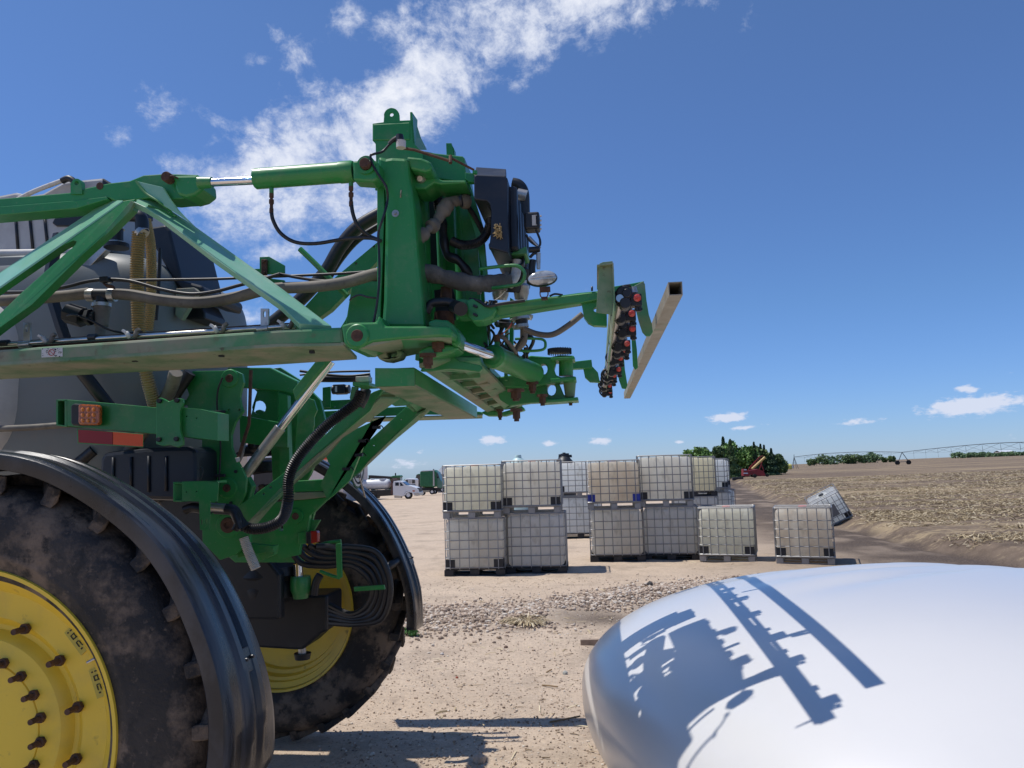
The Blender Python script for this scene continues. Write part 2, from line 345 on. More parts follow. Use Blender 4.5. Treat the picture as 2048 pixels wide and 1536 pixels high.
def hz(x, y):
    x = np.asarray(x, float); y = np.asarray(y, float); r = np.hypot(x, y); az = np.degrees(np.arctan2(x, y)); s_ = np.interp(az, AZS, SLP)
    q = (r-24)/8; z = -s_*8*np.where(q > 20, q, np.log1p(np.exp(np.minimum(q, 20))))
    z = z + (.28-.03*np.clip(y, 2, 7))*(1-sm(y, 6.5, 9.5))*(1-sm(x, 1.5, 4))
    near = 1-sm(r, 40, 90)
    z = z + near*((fbm(x*.35, y*.35, 0)-.47)*.12 + (fbm(x*2.2, y*2.2, 1)-.47)*.035 + (fbm(x*9, y*9, 2, 3)-.43)*.012)*sm(r, 4, 8)
    g = np.exp(-((y-ridge_y(x))/.6)**2)*sm(x, -6, -3.2)*(1-sm(x, 2.2, 3.5)); z = z + g*(.05+.09*fbm(x*3, y*3, 3))
    fd = fielddist(x, y); on = sm(fd, -.12, .55)
    z = z + on*.24 - .07*np.exp(-((fd+.25)/.22)**2)*near
    z = z + on*near*((fbm(x*1.3, y*3.5, 3)-.45)*.10)
    return z
def gz(x, y): return float(hz(np.array([x]), np.array([y]))[0])
def ground_at(px, py):
    d = ray(px, py); t = 2.0
    for i in range(4000):
        p = CO + d*t
        if p.z < gz(p.x, p.y): break
        t *= 1.004
    return CO + d*t
azl = np.radians(np.concatenate([np.arange(-180, -34, 6), np.arange(-34, 36, .17), np.arange(36, 180.1, 6)])); azl[-1] = radians(180)
rr = np.concatenate([[.3, 1, 2, 3], np.exp(np.arange(math.log(4.0), math.log(60), .0105)), np.exp(np.arange(math.log(60), math.log(4000), .05))])
A_, R_ = np.meshgrid(azl, rr); X_ = R_*np.sin(A_); Y_ = R_*np.cos(A_); Z_ = hz(X_, Y_)
nr, na = A_.shape; idx = np.arange(nr*na).reshape(nr, na)
qd = np.stack([idx[:-1,:-1], idx[:-1,1:], idx[1:,1:], idx[1:,:-1]], -1).reshape(-1, 4)[:, ::-1]
me = bpy.data.meshes.new('ground'); co = np.stack([X_, Y_, Z_], -1).reshape(-1, 3)
me.vertices.add(len(co)); me.vertices.foreach_set('co', co.ravel()); me.loops.add(len(qd)*4); me.loops.foreach_set('vertex_index', qd.ravel().astype(np.int32))
me.polygons.add(len(qd)); me.polygons.foreach_set('loop_start', np.arange(0, len(qd)*4, 4, dtype=np.int32)); me.polygons.foreach_set('use_smooth', np.ones(len(qd), bool)); me.update(calc_edges=True)
xf, yf = X_.ravel(), Y_.ravel(); fd = fielddist(xf, yf)
a_field = sm(fd + (fbm(xf*1.5, yf*1.5, 2)-.45)*.8, -.3, .3)
rg = np.exp(-((yf-ridge_y(xf)+.1)/.95)**2)*sm(xf, -6, -3.2)*(1-sm(xf, 2.2, 3.6))
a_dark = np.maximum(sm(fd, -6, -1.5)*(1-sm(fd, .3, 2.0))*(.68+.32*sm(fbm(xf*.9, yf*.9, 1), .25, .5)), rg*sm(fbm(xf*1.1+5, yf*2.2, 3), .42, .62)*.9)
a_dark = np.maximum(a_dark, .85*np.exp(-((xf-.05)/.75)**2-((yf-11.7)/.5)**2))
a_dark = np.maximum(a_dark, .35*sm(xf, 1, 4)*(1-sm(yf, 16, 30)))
for nm, ar in (('field', a_field), ('dark', a_dark), ('ridge', rg)):
    at = me.attributes.new(nm, 'FLOAT', 'POINT'); at.data.foreach_set('value', ar.astype(np.float32))
def ground_material():
    mt = bpy.data.materials.new('yard dirt and stubble field'); mt.use_nodes = True; nt = mt.node_tree; N = nt.nodes; L = nt.links; b = N['Principled BSDF']; b.inputs['Roughness'].default_value = .95; b.inputs['Specular IOR Level'].default_value = .15
    tc = N.new('ShaderNodeTexCoord'); g = N.new('ShaderNodeNewGeometry')
    def nz(sc, det=6, ro=.6, st=(1,1,1), off=(0,0,0)):
        mp = N.new('ShaderNodeMapping'); mp.inputs['Scale'].default_value = st; mp.inputs['Location'].default_value = off; L.new(g.outputs['Position'], mp.inputs[0])
        n = N.new('ShaderNodeTexNoise'); n.inputs['Scale'].default_value = sc; n.inputs['Detail'].default_value = det; n.inputs['Roughness'].default_value = ro; L.new(mp.outputs[0], n.inputs['Vector']); return n.outputs[0]
    def mr(v, a, b_, c=0, d=1):
        r = N.new('ShaderNodeMapRange'); r.inputs[1].default_value = a; r.inputs[2].default_value = b_; r.inputs[3].default_value = c; r.inputs[4].default_value = d; L.new(v, r.inputs[0]); return r.outputs[0]
    def mx(f, a, b_):
        x = N.new('ShaderNodeMix'); x.data_type = 'RGBA'
        for s_, v in (('Factor', f), ('A', a), ('B', b_)):
            if isinstance(v, tuple): x.inputs[s_].default_value = (*v, 1)
            elif isinstance(v, float): x.inputs[s_].default_value = v
            else: L.new(v, x.inputs[s_])
        return x.outputs['Result']
    def at(nm):
        a = N.new('ShaderNodeAttribute'); a.attribute_name = nm; return a.outputs['Fac']
    def ml(a, b_):
        n = N.new('ShaderNodeMath'); n.operation = 'MULTIPLY'; L.new(a, n.inputs[0])
        if isinstance(b_, float): n.inputs[1].default_value = b_
        else: L.new(b_, n.inputs[1])
        return n.outputs[0]
    yard = mx(mr(nz(.5, 8), .35, .65), (.68,.54,.4), (.56,.44,.325))
    yard = mx(mr(nz(22, 6, .7), .35, .7), yard, (.46,.36,.27))
    yard = mx(mr(nz(70, 4, .7), .57, .7, 0, .85), yard, (.68,.6,.48))
    yard = mx(mr(nz(35, 4, .7, off=(4,2,0)), .58, .7, 0, .75), yard, (.15,.115,.09))
    yard = mx(ml(mr(nz(28, 5, .7, off=(1,7,0)), .5, .62), ml(at('ridge'), .8)), yard, (.5,.46,.4))
    yard = mx(mr(nz(.8, 7, .65, off=(3,8,0)), .52, .68, 0, .6), yard, (.3,.24,.185))
    yard = mx(mr(nz(3.2, 6, .7, off=(9,1,0)), .56, .7, 0, .55), yard, (.27,.21,.165))
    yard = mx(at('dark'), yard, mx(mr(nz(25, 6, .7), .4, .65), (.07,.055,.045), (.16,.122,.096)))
    rows = nz(.9, 5, .6, (.16, 1.0, 1)); rows2 = nz(7, 6, .75, (.45, 1, 1)); rows3 = nz(.12, 3, .5, (.35, 1, 1))
    soil = mx(mr(nz(3, 6), .35, .65), (.125,.093,.07), (.2,.15,.11))
    st = N.new('ShaderNodeMath'); st.operation = 'ADD'; L.new(mr(rows, .3, .7, -.22, .22), st.inputs[0]); L.new(rows2, st.inputs[1])
    st2 = N.new('ShaderNodeMath'); st2.operation = 'ADD'; L.new(st.outputs[0], st2.inputs[0]); L.new(mr(rows3, .35, .65, -.14, .2), st2.inputs[1])
    fld = mx(mr(st2.outputs[0], .52, .7, 0, .75), soil, (.4,.31,.19))
    fld = mx(mr(nz(30, 4, .7, (.5,1,1)), .62, .7, 0, .6), fld, (.55,.46,.31))
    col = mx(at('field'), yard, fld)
    # distance: far grassland beyond the field
    L.new(col, b.inputs['Base Color'])
    bp = N.new('ShaderNodeBump'); bp.inputs['Strength'].default_value = .7; bp.inputs['Distance'].default_value = .024; L.new(nz(38, 6, .75), bp.inputs['Height']); L.new(bp.outputs[0], b.inputs['Normal'])
    return mt
me.materials.append(ground_material()); go = bpy.data.objects.new('ground', me); COL.objects.link(go); tag(go, 'sandy yard dirt meeting a stubble field behind a low bank', None, None, 'structure')

# ------------------------------------------------------------------ scattered stones and straw (stuff)
def tint_mat(name, cols, rough=.9):
    mt = bpy.data.materials.new(name); mt.use_nodes = True; N = mt.node_tree.nodes; L = mt.node_tree.links; b = N['Principled BSDF']; b.inputs['Roughness'].default_value = rough
    a = N.new('ShaderNodeAttribute'); a.attribute_name = 'tint'; r = N.new('ShaderNodeValToRGB'); L.new(a.outputs['Fac'], r.inputs[0]); el = r.color_ramp.elements
    el[0].color = (*cols[0], 1); el[1].color = (*cols[-1], 1)
    for i, c in enumerate(cols[1:-1]): e = el.new((i+1)/(len(cols)-1)); e.color = (*c, 1)
    L.new(r.outputs[0], b.inputs['Base Color']); return mt
def mesh_np(name, co, faces, tint, mt, smooth=False):
    me = bpy.data.meshes.new(name); k = faces.shape[1]; me.vertices.add(len(co)); me.vertices.foreach_set('co', co.astype(np.float32).ravel()); me.loops.add(faces.size); me.loops.foreach_set('vertex_index', faces.ravel().astype(np.int32))
    me.polygons.add(len(faces)); me.polygons.foreach_set('loop_start', np.arange(0, faces.size, k, dtype=np.int32)); me.polygons.foreach_set('use_smooth', np.full(len(faces), smooth)); me.update(calc_edges=True)
    at = me.attributes.new('tint', 'FLOAT', 'POINT'); at.data.foreach_set('value', tint.astype(np.float32)); me.materials.append(mt)
    o = bpy.data.objects.new(name, me); COL.objects.link(o); return o
bm = bmesh.new(); bmesh.ops.create_icosphere(bm, subdivisions=1, radius=1); ICO = np.array([v.co[:] for v in bm.verts]); ICF = np.array([[v.index for v in f.verts] for f in bm.faces]); bm.free()
def stones(name, x, y, size, mt, sink=.25, tint=None):
    n = len(x); z = hz(x, y); S = size[:, None]*(.6+.8*rng.random((n, 3))); S[:, 2] *= .7
    an = rng.random(n)*2*pi; v = ICO[None]*(1+.35*(rng.random((n, len(ICO), 1))-.5))*S[:, None, :]
    c, s_ = np.cos(an)[:, None], np.sin(an)[:, None]; vx = v[..., 0]*c-v[..., 1]*s_; vy = v[..., 0]*s_+v[..., 1]*c
    co = np.stack([vx+x[:, None], vy+y[:, None], v[..., 2]+z[:, None]+(S[:, 2]*(1-2*sink))[:, None]], -1).reshape(-1, 3)
    fc = (ICF[None]+(np.arange(n)*len(ICO))[:, None, None]).reshape(-1, 3); t = rng.random(n) if tint is None else tint
    return mesh_np(name, co, fc, np.repeat(t, len(ICO)), mt)
STM = tint_mat('gravel stones', [(.15,.115,.09), (.36,.27,.2), (.47,.36,.27), (.55,.45,.35), (.68,.62,.53)])
def wedge(n, y0, y1, a0, a1, pw=1.0):
    y = y0*(y1/y0)**(rng.random(n)**pw); a = np.radians(a0+(a1-a0)*rng.random(n)); return y*np.tan(a), y
x, y = wedge(15000, 5.2, 16, -20, 14); keep = fielddist(x, y) < -.3; x, y = x[keep], y[keep]; sz = .004+.009*rng.random(len(x))**2.5; big = rng.random(len(x)) < .03; sz[big] += .01*rng.random(big.sum())
o = stones('gravel', x, y, sz, STM); tag(o, None, None, None, 'stuff'); o['label'] = 'small loose stones strewn over the yard dirt'
n = 19000; x = -5+8.5*rng.random(n); y = ridge_y(x)+rng.normal(size=n)*.6+.15; k = (rng.random(n) < sm(x, -5, -2.6)*(1-sm(x, 2.4, 3.4))) & ~((np.abs(x-.05) < .8) & (np.abs(y-11.75) < .35)); x, y = x[k], y[k]
o = stones('gravel_ridge', x, y, .007+.03*rng.random(len(x))**2.4, STM); tag(o, None, None, None, 'stuff'); o['label'] = 'ridge of pale coarse gravel across the yard'
SWM = tint_mat('corn straw', [(.2,.145,.085), (.4,.31,.18), (.52,.42,.26), (.66,.57,.4)])
def straws(name, x, y, ln, wd, mt, lift=.01, tilt=.25, ang=None):
    n = len(x); z = hz(x, y)+lift; a = rng.random(n)*pi if ang is None else ang; tl = rng.normal(size=n)*tilt
    d = np.stack([np.cos(a)*np.cos(tl), np.sin(a)*np.cos(tl), np.sin(tl)], -1)*ln[:, None]/2; s_ = np.stack([-np.sin(a), np.cos(a), rng.normal(size=n)*.5], -1)*wd[:, None]/2
    c = np.stack([x, y, z+np.abs(d[:, 2])*.8], -1); b = np.stack([0*x, 0*x, .06*ln*rng.random(n)], -1); up = np.array([0,0,1.])*wd[:, None]*.4
    v = np.stack([c-d-s_, c-d+s_, c+b-s_+up*0, c+b+s_+up*0, c+d-s_, c+d+s_, c-d-up, c+b-up, c+d-up], 1).reshape(-1, 3)
    f = np.array([[0,1,3,2],[2,3,5,4],[0,2,7,6],[2,4,8,7],[1,6,7,3],[3,7,8,5]]); fc = (f[None]+(np.arange(n)*9)[:, None, None]).reshape(-1, 4)
    return mesh_np(name, v, fc, np.repeat(rng.random(n), 9), mt)
x, y = wedge(190000, 13, 95, 8, 33, .75); k = (fielddist(x, y) > .1+.5*rng.random(len(x))); x, y = x[k], y[k]
dn = fbm(x*.22, y*1.1, 0)+.35*(fbm(x*2, y*5, 1)-.45); k = rng.random(len(x)) < sm(dn, .44, .66); x, y = x[k], y[k]
r_ = np.hypot(x, y); o = straws('corn_stubble', x, y, (.05+.2*rng.random(len(x))**2)+.0012*r_, .005+.007*rng.random(len(x))+.00016*r_, SWM, .012)
tag(o, None, None, None, 'stuff'); o['label'] = 'dry corn stalks lying in rows over the field'
x, y = wedge(1500, 5.5, 26, -12, 14); k = (fielddist(x, y) < -.2) & (rng.random(len(x)) < .3); x, y = x[k], y[k]
o = straws('straw_litter', x, y, .04+.14*rng.random(len(x)), .005+.007*rng.random(len(x)), SWM, .006, .08); tag(o, None, None, None, 'stuff'); o['label'] = 'straw bits scattered over the yard dirt'
# dry grass clump on the gravel ridge
c = ground_at(1055, 1247); n = 300; a = rng.random(n)*2*pi; rad = .2*np.sqrt(rng.random(n)); x = c.x+rad*np.cos(a)*1.15; y = c.y+rad*np.sin(a)*.7
def blades(name, x, y, cx, cy, ht, sp, wd, mt, lab, cat):
    n = len(x); z = hz(x, y); V = []; Fc = []; T = []
    for i in range(n):
        dx, dy = x[i]-cx, y[i]-cy; l = hypot(dx, dy)+1e-3; ux, uy = dx/l+rng.normal()*.5, dy/l+rng.normal()*.5; h = ht*(.5+rng.random()*.7); p = [(0,0),(.35,.8),(.8,1.0),(1.25,.55)]; sx, sy = -uy*wd/2, ux*wd/2; b = len(V)
        for q, hh in p: V.append((x[i]+ux*q*sp-sx, y[i]+uy*q*sp-sy, z[i]+h*hh)); V.append((x[i]+ux*q*sp+sx, y[i]+uy*q*sp+sy, z[i]+h*hh))
        t = rng.random(); T += [t]*8
        for j in range(3): Fc.append((b+2*j, b+2*j+1, b+2*j+3, b+2*j+2))
    o = mesh_np(name, np.array(V), np.array(Fc), np.array(T), mt); return tag(o, lab, cat)
blades('dry_grass_clump', x, y, c.x, c.y+.05, .07, .1, .008, SWM, 'clump of dry straw coloured grass on the gravel ridge', 'grass clump')
WDM = tint_mat('weed leaves', [(.03,.09,.015), (.05,.14,.03), (.1,.2,.05)])
c = ground_at(822, 1272); n = 60; x = c.x+.035*rng.normal(size=n); y = c.y+.03*rng.normal(size=n)
blades('weed', x, y, c.x, c.y, .09, .03, .018, WDM, 'small green weed growing beside the far fender tip', 'weed')
c = ground_at(1185, 1291); b = MB().beam(c+Vector((-.15,0,.02)), c+Vector((.5,.02,.03)), .05, .11); o = b.build('wooden_board', plain('weathered board', (.36,.27,.2), .85, .3, 12), bevel=.003); tag(o, 'weathered grey wooden board lying half behind the white tank', 'board')
STK = plain('dry stick', (.3,.2,.1), .85, .3, 30)
for px, py, l, an, lb in ((1100,1375,.2,-.6,'short yellow stick lying on the bare dirt'), (1098,1345,.09,.9,'tiny brown twig above the yellow stick'), (1130,1442,.28,.35,'dark forked twig beside the white tank'), (1280,1176,.3,.4,'thin dark stick near the pallet shadow')):
    c = ground_at(px, py); d = Vector((cos(an), sin(an), .04))*l/2; u = Vector((d.y, -d.x, 0))*.3; b = MB().tube([c-d+Vector((0,0,.012)), c+u*.3+Vector((0,0,.02)), c+d+Vector((0,0,.02))], .008, 6); b.tube([c+Vector((0,0,.016)), c+d*.5+u+Vector((0,0,.03))], .005, 5)
    o = b.build('twig', STK); tag(o, lb, 'twig')
for px, py, s_, col, lb in ((1012,1297,.03,(.17,.11,.08),'dark brown fist sized rock in the middle of the dirt'), (958,1525,.05,(.5,.42,.34),'largest pale rock at the bottom edge of the yard'), (914,1357,.017,(.4,.1,.06),'small reddish stone on the sunlit dirt'), (884,1311,.026,(.6,.55,.5),'flat white stone right of the far wheel'), (1130,1349,.03,(.45,.45,.4),'pale grey stone near the tiny twig'), (1300,1172,.06,(.07,.065,.06),'dark lump of rock near the white tank')):
    c = ground_at(px, py); b = MB(); b.add([Vector(v)*s_*(1+.3*random.random())*1+c+Vector((0,0,s_*.4)) for v in ICO], ICF.tolist()); o = b.build('rock', plain('rock '+str(px), col, .9, .3, 60), bevel=s_*.15); tag(o, lb, 'rock')

# ------------------------------------------------------------------ intermediate bulk containers
def bottle_mat(name, c, stain, s1=.5, dark=.0):
    return mat(name, c, .45, 0, [(stain, 2.1, .42, .66, s1, 6), ((.5,.47,.4), 5, .55, .7, .5, 4), ((.2,.16,.1), 9, .64, .76, .45, 7)], (3.0, .5, .02), stretch=(1,1,.55), translucent=.72)
BM = dict(cream=bottle_mat('cream bottle', (.93,.91,.8), (.82,.78,.63)), beige=bottle_mat('beige bottle', (.94,.92,.85), (.82,.75,.63), .65), white=bottle_mat('white bottle', (.93,.94,.92), (.85,.87,.84), .4),
          stained=bottle_mat('stained bottle', (.9,.85,.75), (.72,.6,.46), .8), grey=bottle_mat('greyed bottle', (.92,.91,.87), (.8,.77,.69), .5), yellow=bottle_mat('yellowed bottle', (.94,.9,.74), (.88,.8,.58), .4))
CAGE = mat('galvanised cage', (.3,.3,.3), .45, .7, [((.2,.2,.2), 9, .5, .7, .6, 4, .6)])
PLB = mat('black pallet plastic', (.014,.015,.018), .55, 0, [((.05,.045,.04), 6, .5, .7, .6, 5)])
BLUE = mat('blue plastic guard', (.01,.03,.3), .4); LIDR = mat('orange red lid', (.75,.09,.04), .4); LIDB = mat('blue lid', (.02,.03,.5), .4)
def rbox(b, c, d, r, n=4, jit=0):
    bm = bmesh.new(); bmesh.ops.create_cube(bm, size=1); bmesh.ops.scale(bm, vec=d, verts=bm.verts); bmesh.ops.bevel(bm, geom=bm.edges[:], offset=r, segments=n, profile=.5, affect='EDGES')
    b.add([Vector(v.co)+Vector(c) for v in bm.verts], [[v.index for v in f.verts] for f in bm.faces], True); bm.free()
def rloop(W, Dp, r, z, n=4):
    o = []
    for cx, cy, a0 in ((W/2-r, Dp/2-r, 0), (-W/2+r, Dp/2-r, 90), (-W/2+r, -Dp/2+r, 180), (W/2-r, -Dp/2+r, 270)):
        for i in range(n+1): a = radians(a0+90*i/n); o.append(Vector((cx+r*cos(a), cy+r*sin(a), z)))
    return o+[o[0]]
def ibc(label, loc, rz=0, W=1.2, Dp=1.0, H=1.16, tint='cream', guard='black', lid='red', pallet='steel', rows=5, cols=6, tilt=None, cage=True, labelplate=None):
    t = empty('bulk_container', loc, rz); tag(t, label, 'bulk container', 'caged bulk liquid containers in the yard')
    if tilt: t.rotation_euler = tilt
    z0 = .16; b = MB(); rbox(b, (0,0,(z0+H-.035)/2), (W-.05, Dp-.05, H-.035-z0), .085, 5); b.cyl((0,0,H-.05), (0,0,H-.02), .2, .19, 20)
    b.build('bottle', BM[tint], t)
    if lid:
        l_ = MB(); l_.cyl((0,0,H-.02), (0,0,H+.018), .085, .08, 18); [l_.box((.08*cos(a), .08*sin(a), H+.002), (.02,.02,.03)) for a in np.arange(0, 6.2, .785)]; l_.build('lid', dict(red=LIDR, blue=LIDB, black=PLB)[lid], t)
    c = MB()
    if cage:
        hs_ = [z0+.01]+[z0+.03+(H-z0-.05)*(i+1)/(rows+.35)*1.0 for i in range(rows-1)]+[H-.11 if rows > 4 else H-.15]
        for z in hs_[:-1]: c.tube(rloop(W, Dp, .05, z), .0105, 6, curve=False)
        c.tube(rloop(W+.004, Dp+.004, .05, H), .0125, 6, curve=False)
        rb = lambda x, y: c.tube([(x, y, z0-.02), (x, y, H)], .0105, 6)
        for i in range(cols): x = (-.5+(i+.5)/cols)*(W-.06)*1.04; rb(x, -Dp/2-.012); rb(x, Dp/2+.012)
        for i in range(cols-1): y = (-.5+(i+.5)/(cols-1))*(Dp-.06)*1.04; rb(-W/2-.012, y); rb(W/2+.012, y)
        for y in (-.22, .2): c.tube([(-W/2, y, H+.006), (W/2, y, H+.006)], .011, 6)
        c.build('cage', CAGE, t)
    p = MB(); pm = CAGE if pallet == 'steel' else PLB; ft = .13
    for sx in (-1, 0, 1):
        for sy in (-1, 0, 1): p.box((sx*(W/2-.075), sy*(Dp/2-.07), ft/2), (.15 if pallet == 'steel' else .2, .13, ft))
    for sy in (-1, 0, 1): p.box((0, sy*(Dp/2-.05), ft+.012), (W+.01, .1, .022)); p.box((0, sy*(Dp/2-.07), .012), (W-.02, .1, .02))
    for sx in (-1, 0, 1): p.box((sx*(W/2-.05), 0, ft+.012), (.1, Dp-.22, .018))
    if pallet != 'steel': p.box((0,0,ft+.006), (W-.03,Dp-.03,.03))
    p.build('pallet', pm, t, bevel=.006, seg=1)
    if pallet == 'steel': r = MB(); r.tube(rloop(W+.015, Dp+.015, .06, ft+.03), .018, 8, curve=False); r.build('pallet_rim', CAGE, t)
    if guard:
        for sx in (-1, 1):
            g = MB(); wv = .2 if guard != 'blue' else .17
            g.box((sx*(W/2-wv/2-.012), -Dp/2+.01, z0+.1), (wv, .012, .17)); g.box((sx*(W/2-.016), -Dp/2+.12, z0+.1), (.012, .22, .17)); g.build('corner_guard', PLB if guard == 'black' else BLUE, t, bevel=.003, seg=1)
    if labelplate:
        g = MB(); g.box((0,-Dp/2-.02,H*.55), (.42,.006,.42)); g.build('label_plate', plain('grey id plate', (.2,.2,.2), .6), t)
    return t
def place(xl, xr, yb, Y=None, dep=1.0):
    """world position of a container's base centre from where its front lower edge stands in the photo"""
    a, b = (ground_at(xl, yb), ground_at(xr, yb)) if Y is None else (P(xl, yb, Y), P(xr, yb, Y))
    return a, b
def stackpos(xl, xr, yb, dep=1.0):
    g = ground_at((xl+xr)/2, yb); Y = g.y; a, b = P(xl, yb, Y), P(xr, yb, Y); return (a+b)/2+Vector((0, dep/2, 0)), (b-a).length
c, wd = stackpos(890, 1009, 1152); B0 = c.z
def Hpx(h, Y): return h/F*Y
HH = 1.17
def stack(xl, xr, yb, specs, rz=0, W=1.2, dep=1.0):
    c, wd = stackpos(xl, xr, yb, dep); s_ = wd/W; z = gz(c.x, c.y-dep/2) - .0
    z = c.z
    for sp in specs:
        H = sp.pop('H', HH); dx = sp.pop('dx', 0)/F*c.y; dr = sp.pop('rz', rz)
        ibc(loc=(c.x+dx, c.y, z), rz=radians(dr), W=wd*.985, Dp=dep, H=H, **sp); z += H+.012
    return c
stack(890, 1009, 1152, [dict(label='lower container of the leftmost stack in the yard, black corner guards', tint='beige', guard='black', lid=None, pallet='black', cols=6, rows=5, H=1.2), dict(label='cream topped container on the leftmost stack, red lid', tint='cream', guard='black', lid='red', cols=7, H=1.13, dx=-2, rz=-1.5)])
stack(1014, 1133, 1148, [dict(label='greyish container on a black pallet, bottom of the second stack', tint='grey', guard=None, lid=None, pallet='black', cols=6, rows=5, H=1.28), dict(label='upper container of the second stack, red lid, black guards', tint='beige', guard='black', lid='red', cols=7, H=1.14, dx=-6)])
stack(1182, 1291, 1124, [dict(label='beige container under the one with blue corners', tint='beige', guard=None, lid=None, pallet='black', cols=6, H=1.21), dict(label='stained container with blue corner guards and blue lid on the third stack', tint='stained', guard='blue', lid='blue', cols=6, H=1.13, dx=-3)])
stack(1292, 1404, 1121, [dict(label='grey caged container at the bottom of the fourth stack', tint='grey', guard=None, lid=None, pallet='black', cols=7, H=1.24), dict(label='large dirty white container on top of the fourth stack', tint='beige', guard='black', lid=None, cols=7, H=1.2, dx=-6)], rz=-5)
stack(1410, 1522, 1124, [dict(label='single yellowish container standing right of the fourth stack', tint='cream', guard='black', lid='red', cols=7, H=1.2)], rz=-14)
stack(1567, 1683, 1129, [dict(label='lone brown stained container with bright red lid, nearest the field', tint='stained', guard='black', lid='red', cols=6, H=1.2)], rz=-16)
stack(1118, 1206, 1077, [dict(label='white container seen low in the gap between second and third stacks', tint='white', guard=None, lid='red', pallet='black', cols=6, H=1.25), dict(label='white container seen high in the gap between second and third stacks', tint='white', guard='black', lid=None, cols=6, H=1.1)])
stack(1352, 1441, 1066, [dict(label='low container behind the fourth stack carrying the yellowed bottle', tint='grey', guard=None, lid=None, cols=6, H=1.16), dict(label='yellowed uncovered looking bottle behind the fourth stack', tint='yellow', guard=None, lid=None, pallet='black', cols=9, H=1.27, dx=-2)])
stack(1402, 1467, 1052, [dict(label='lower rear container showing above the single yellowish container', tint='grey', guard=None, lid=None, cols=5, H=1.16), dict(label='white rear container with one black corner beside the yellowed bottle', tint='white', guard='black', lid=None, cols=5, H=1.17, dx=-5)])
stack(1424, 1474, 1040, [dict(label='hindmost container, bottom of the last rear stack', tint='white', guard=None, lid=None, cols=5, H=1.16), dict(label='hindmost container, top of the last rear stack', tint='white', guard='black', lid=None, cols=5, H=1.17, dx=-8)])
g = ground_at(1679, 1046)
ibc('white container tipped over against the field bank', (g.x+.02, g.y+.3, g.z+.02), 0, 1.05, 1.0, 1.1, 'white', 'black', 'black', cols=6, tilt=(radians(16), radians(-27), radians(-14)), labelplate=True)

# ------------------------------------------------------------------ white tank in the foreground
def sg(v, p): return math.copysign(abs(v)**p, v)
def white_tank():
    cx, cy, cz, a, b, c, yaw, e1, e2, el = 2.077, 4.626, .826, 2.069, 2.336, .785, .27, .98, .706, .741
    t = empty('nurse_tank', (cx, cy, .1), 0, world=True); tag(t, 'big glossy white rounded tank in the foreground, sprayer shadow across it', 'tank')
    NT, NP = 192, 96; V = []; Fc = []
    for j in range(NP+1):
        ph = -pi/2+pi*j/NP
        for i in range(NT):
            th = 2*pi*i/NT; E_ = el if ph < 0 else e1; k = sg(cos(ph), E_); X = a*k*sg(cos(th), e2); Y = b*k*sg(sin(th), e2); Z = (cz-.17 if ph < 0 else c)*sg(sin(ph), E_)
            w_ = 0
            if Z > .1: w_ = .028*sin(Y*5.2+X*.9+1.2)*sm(X, -.9, .4)*sm(Y, -.2, .5) + .009*sin(Y*9.0+X*1.5)*sm(X, -.4, 1)*sm(Y, 0, .8)
            w_ = float(w_)*.5+sum(-dp_*math.exp(-((Y-k0-.10*X-.05*sin(X*1.7))/wd_)**2)*float(sm(X, -1.2, -.1)) for k0, dp_, wd_ in ((.3,.035,.13),(.8,.055,.12),(1.25,.055,.11),(1.65,.04,.1)))*(Z > .1)+.004*sin(X*3.1)*cos(Y*2.7)
            V.append((cx+X*cos(yaw)-Y*sin(yaw), cy+X*sin(yaw)+Y*cos(yaw), cz+Z+w_))
    for j in range(NP):
        for i in range(NT): Fc.append((j*NT+i, j*NT+(i+1) % NT, (j+1)*NT+(i+1) % NT, (j+1)*NT+i))
    m_ = MB(); m_.add(V, Fc, True); body = m_.build('tank_body', 'white', t, ang=80)
    s_ = MB()
    for dx in (-.9, .9):
        s_.box((cx+dx*cos(yaw), cy+dx*sin(yaw), .12), (.12, 2.2, .16), Matrix.Rotation(yaw, 3, 'Z'))
        for dy in (-.7, .7): s_.box((cx+dx*cos(yaw)-dy*sin(yaw), cy+dx*sin(yaw)+dy*cos(yaw), .26), (.1,.1,.3), Matrix.Rotation(yaw, 3, 'Z'))
    s_.build('skid', 'black', t)
white_tank()

# ================================================================== the sprayer
# modelled at its real place: its sides are planes of constant Y, near side Y~3.5-4.5, far side ~6.9
NW = Vector((-2.585, 2.96, 1.255)); FW = Vector((-2.66, 6.28, 1.13))
SP = empty('crop_sprayer', (-2.8, 5.2, .14), 0, world=True); tag(SP, 'green self propelled crop sprayer with folded boom, yellow rims and black fenders', 'crop sprayer')
def pl(name, mt, px, Y, T, holes=(), bevel=.004, parent=SP, label=None):
    o = MB().plate(px, Y, T, holes).build(name, mt, parent, bevel=bevel); tag(o, label); return o
def tb(name, mt, pts, r, parent=SP, seg=10, **k):
    return MB().tube([P(*p) for p in pts], r, seg, **k).build(name, mt, parent)

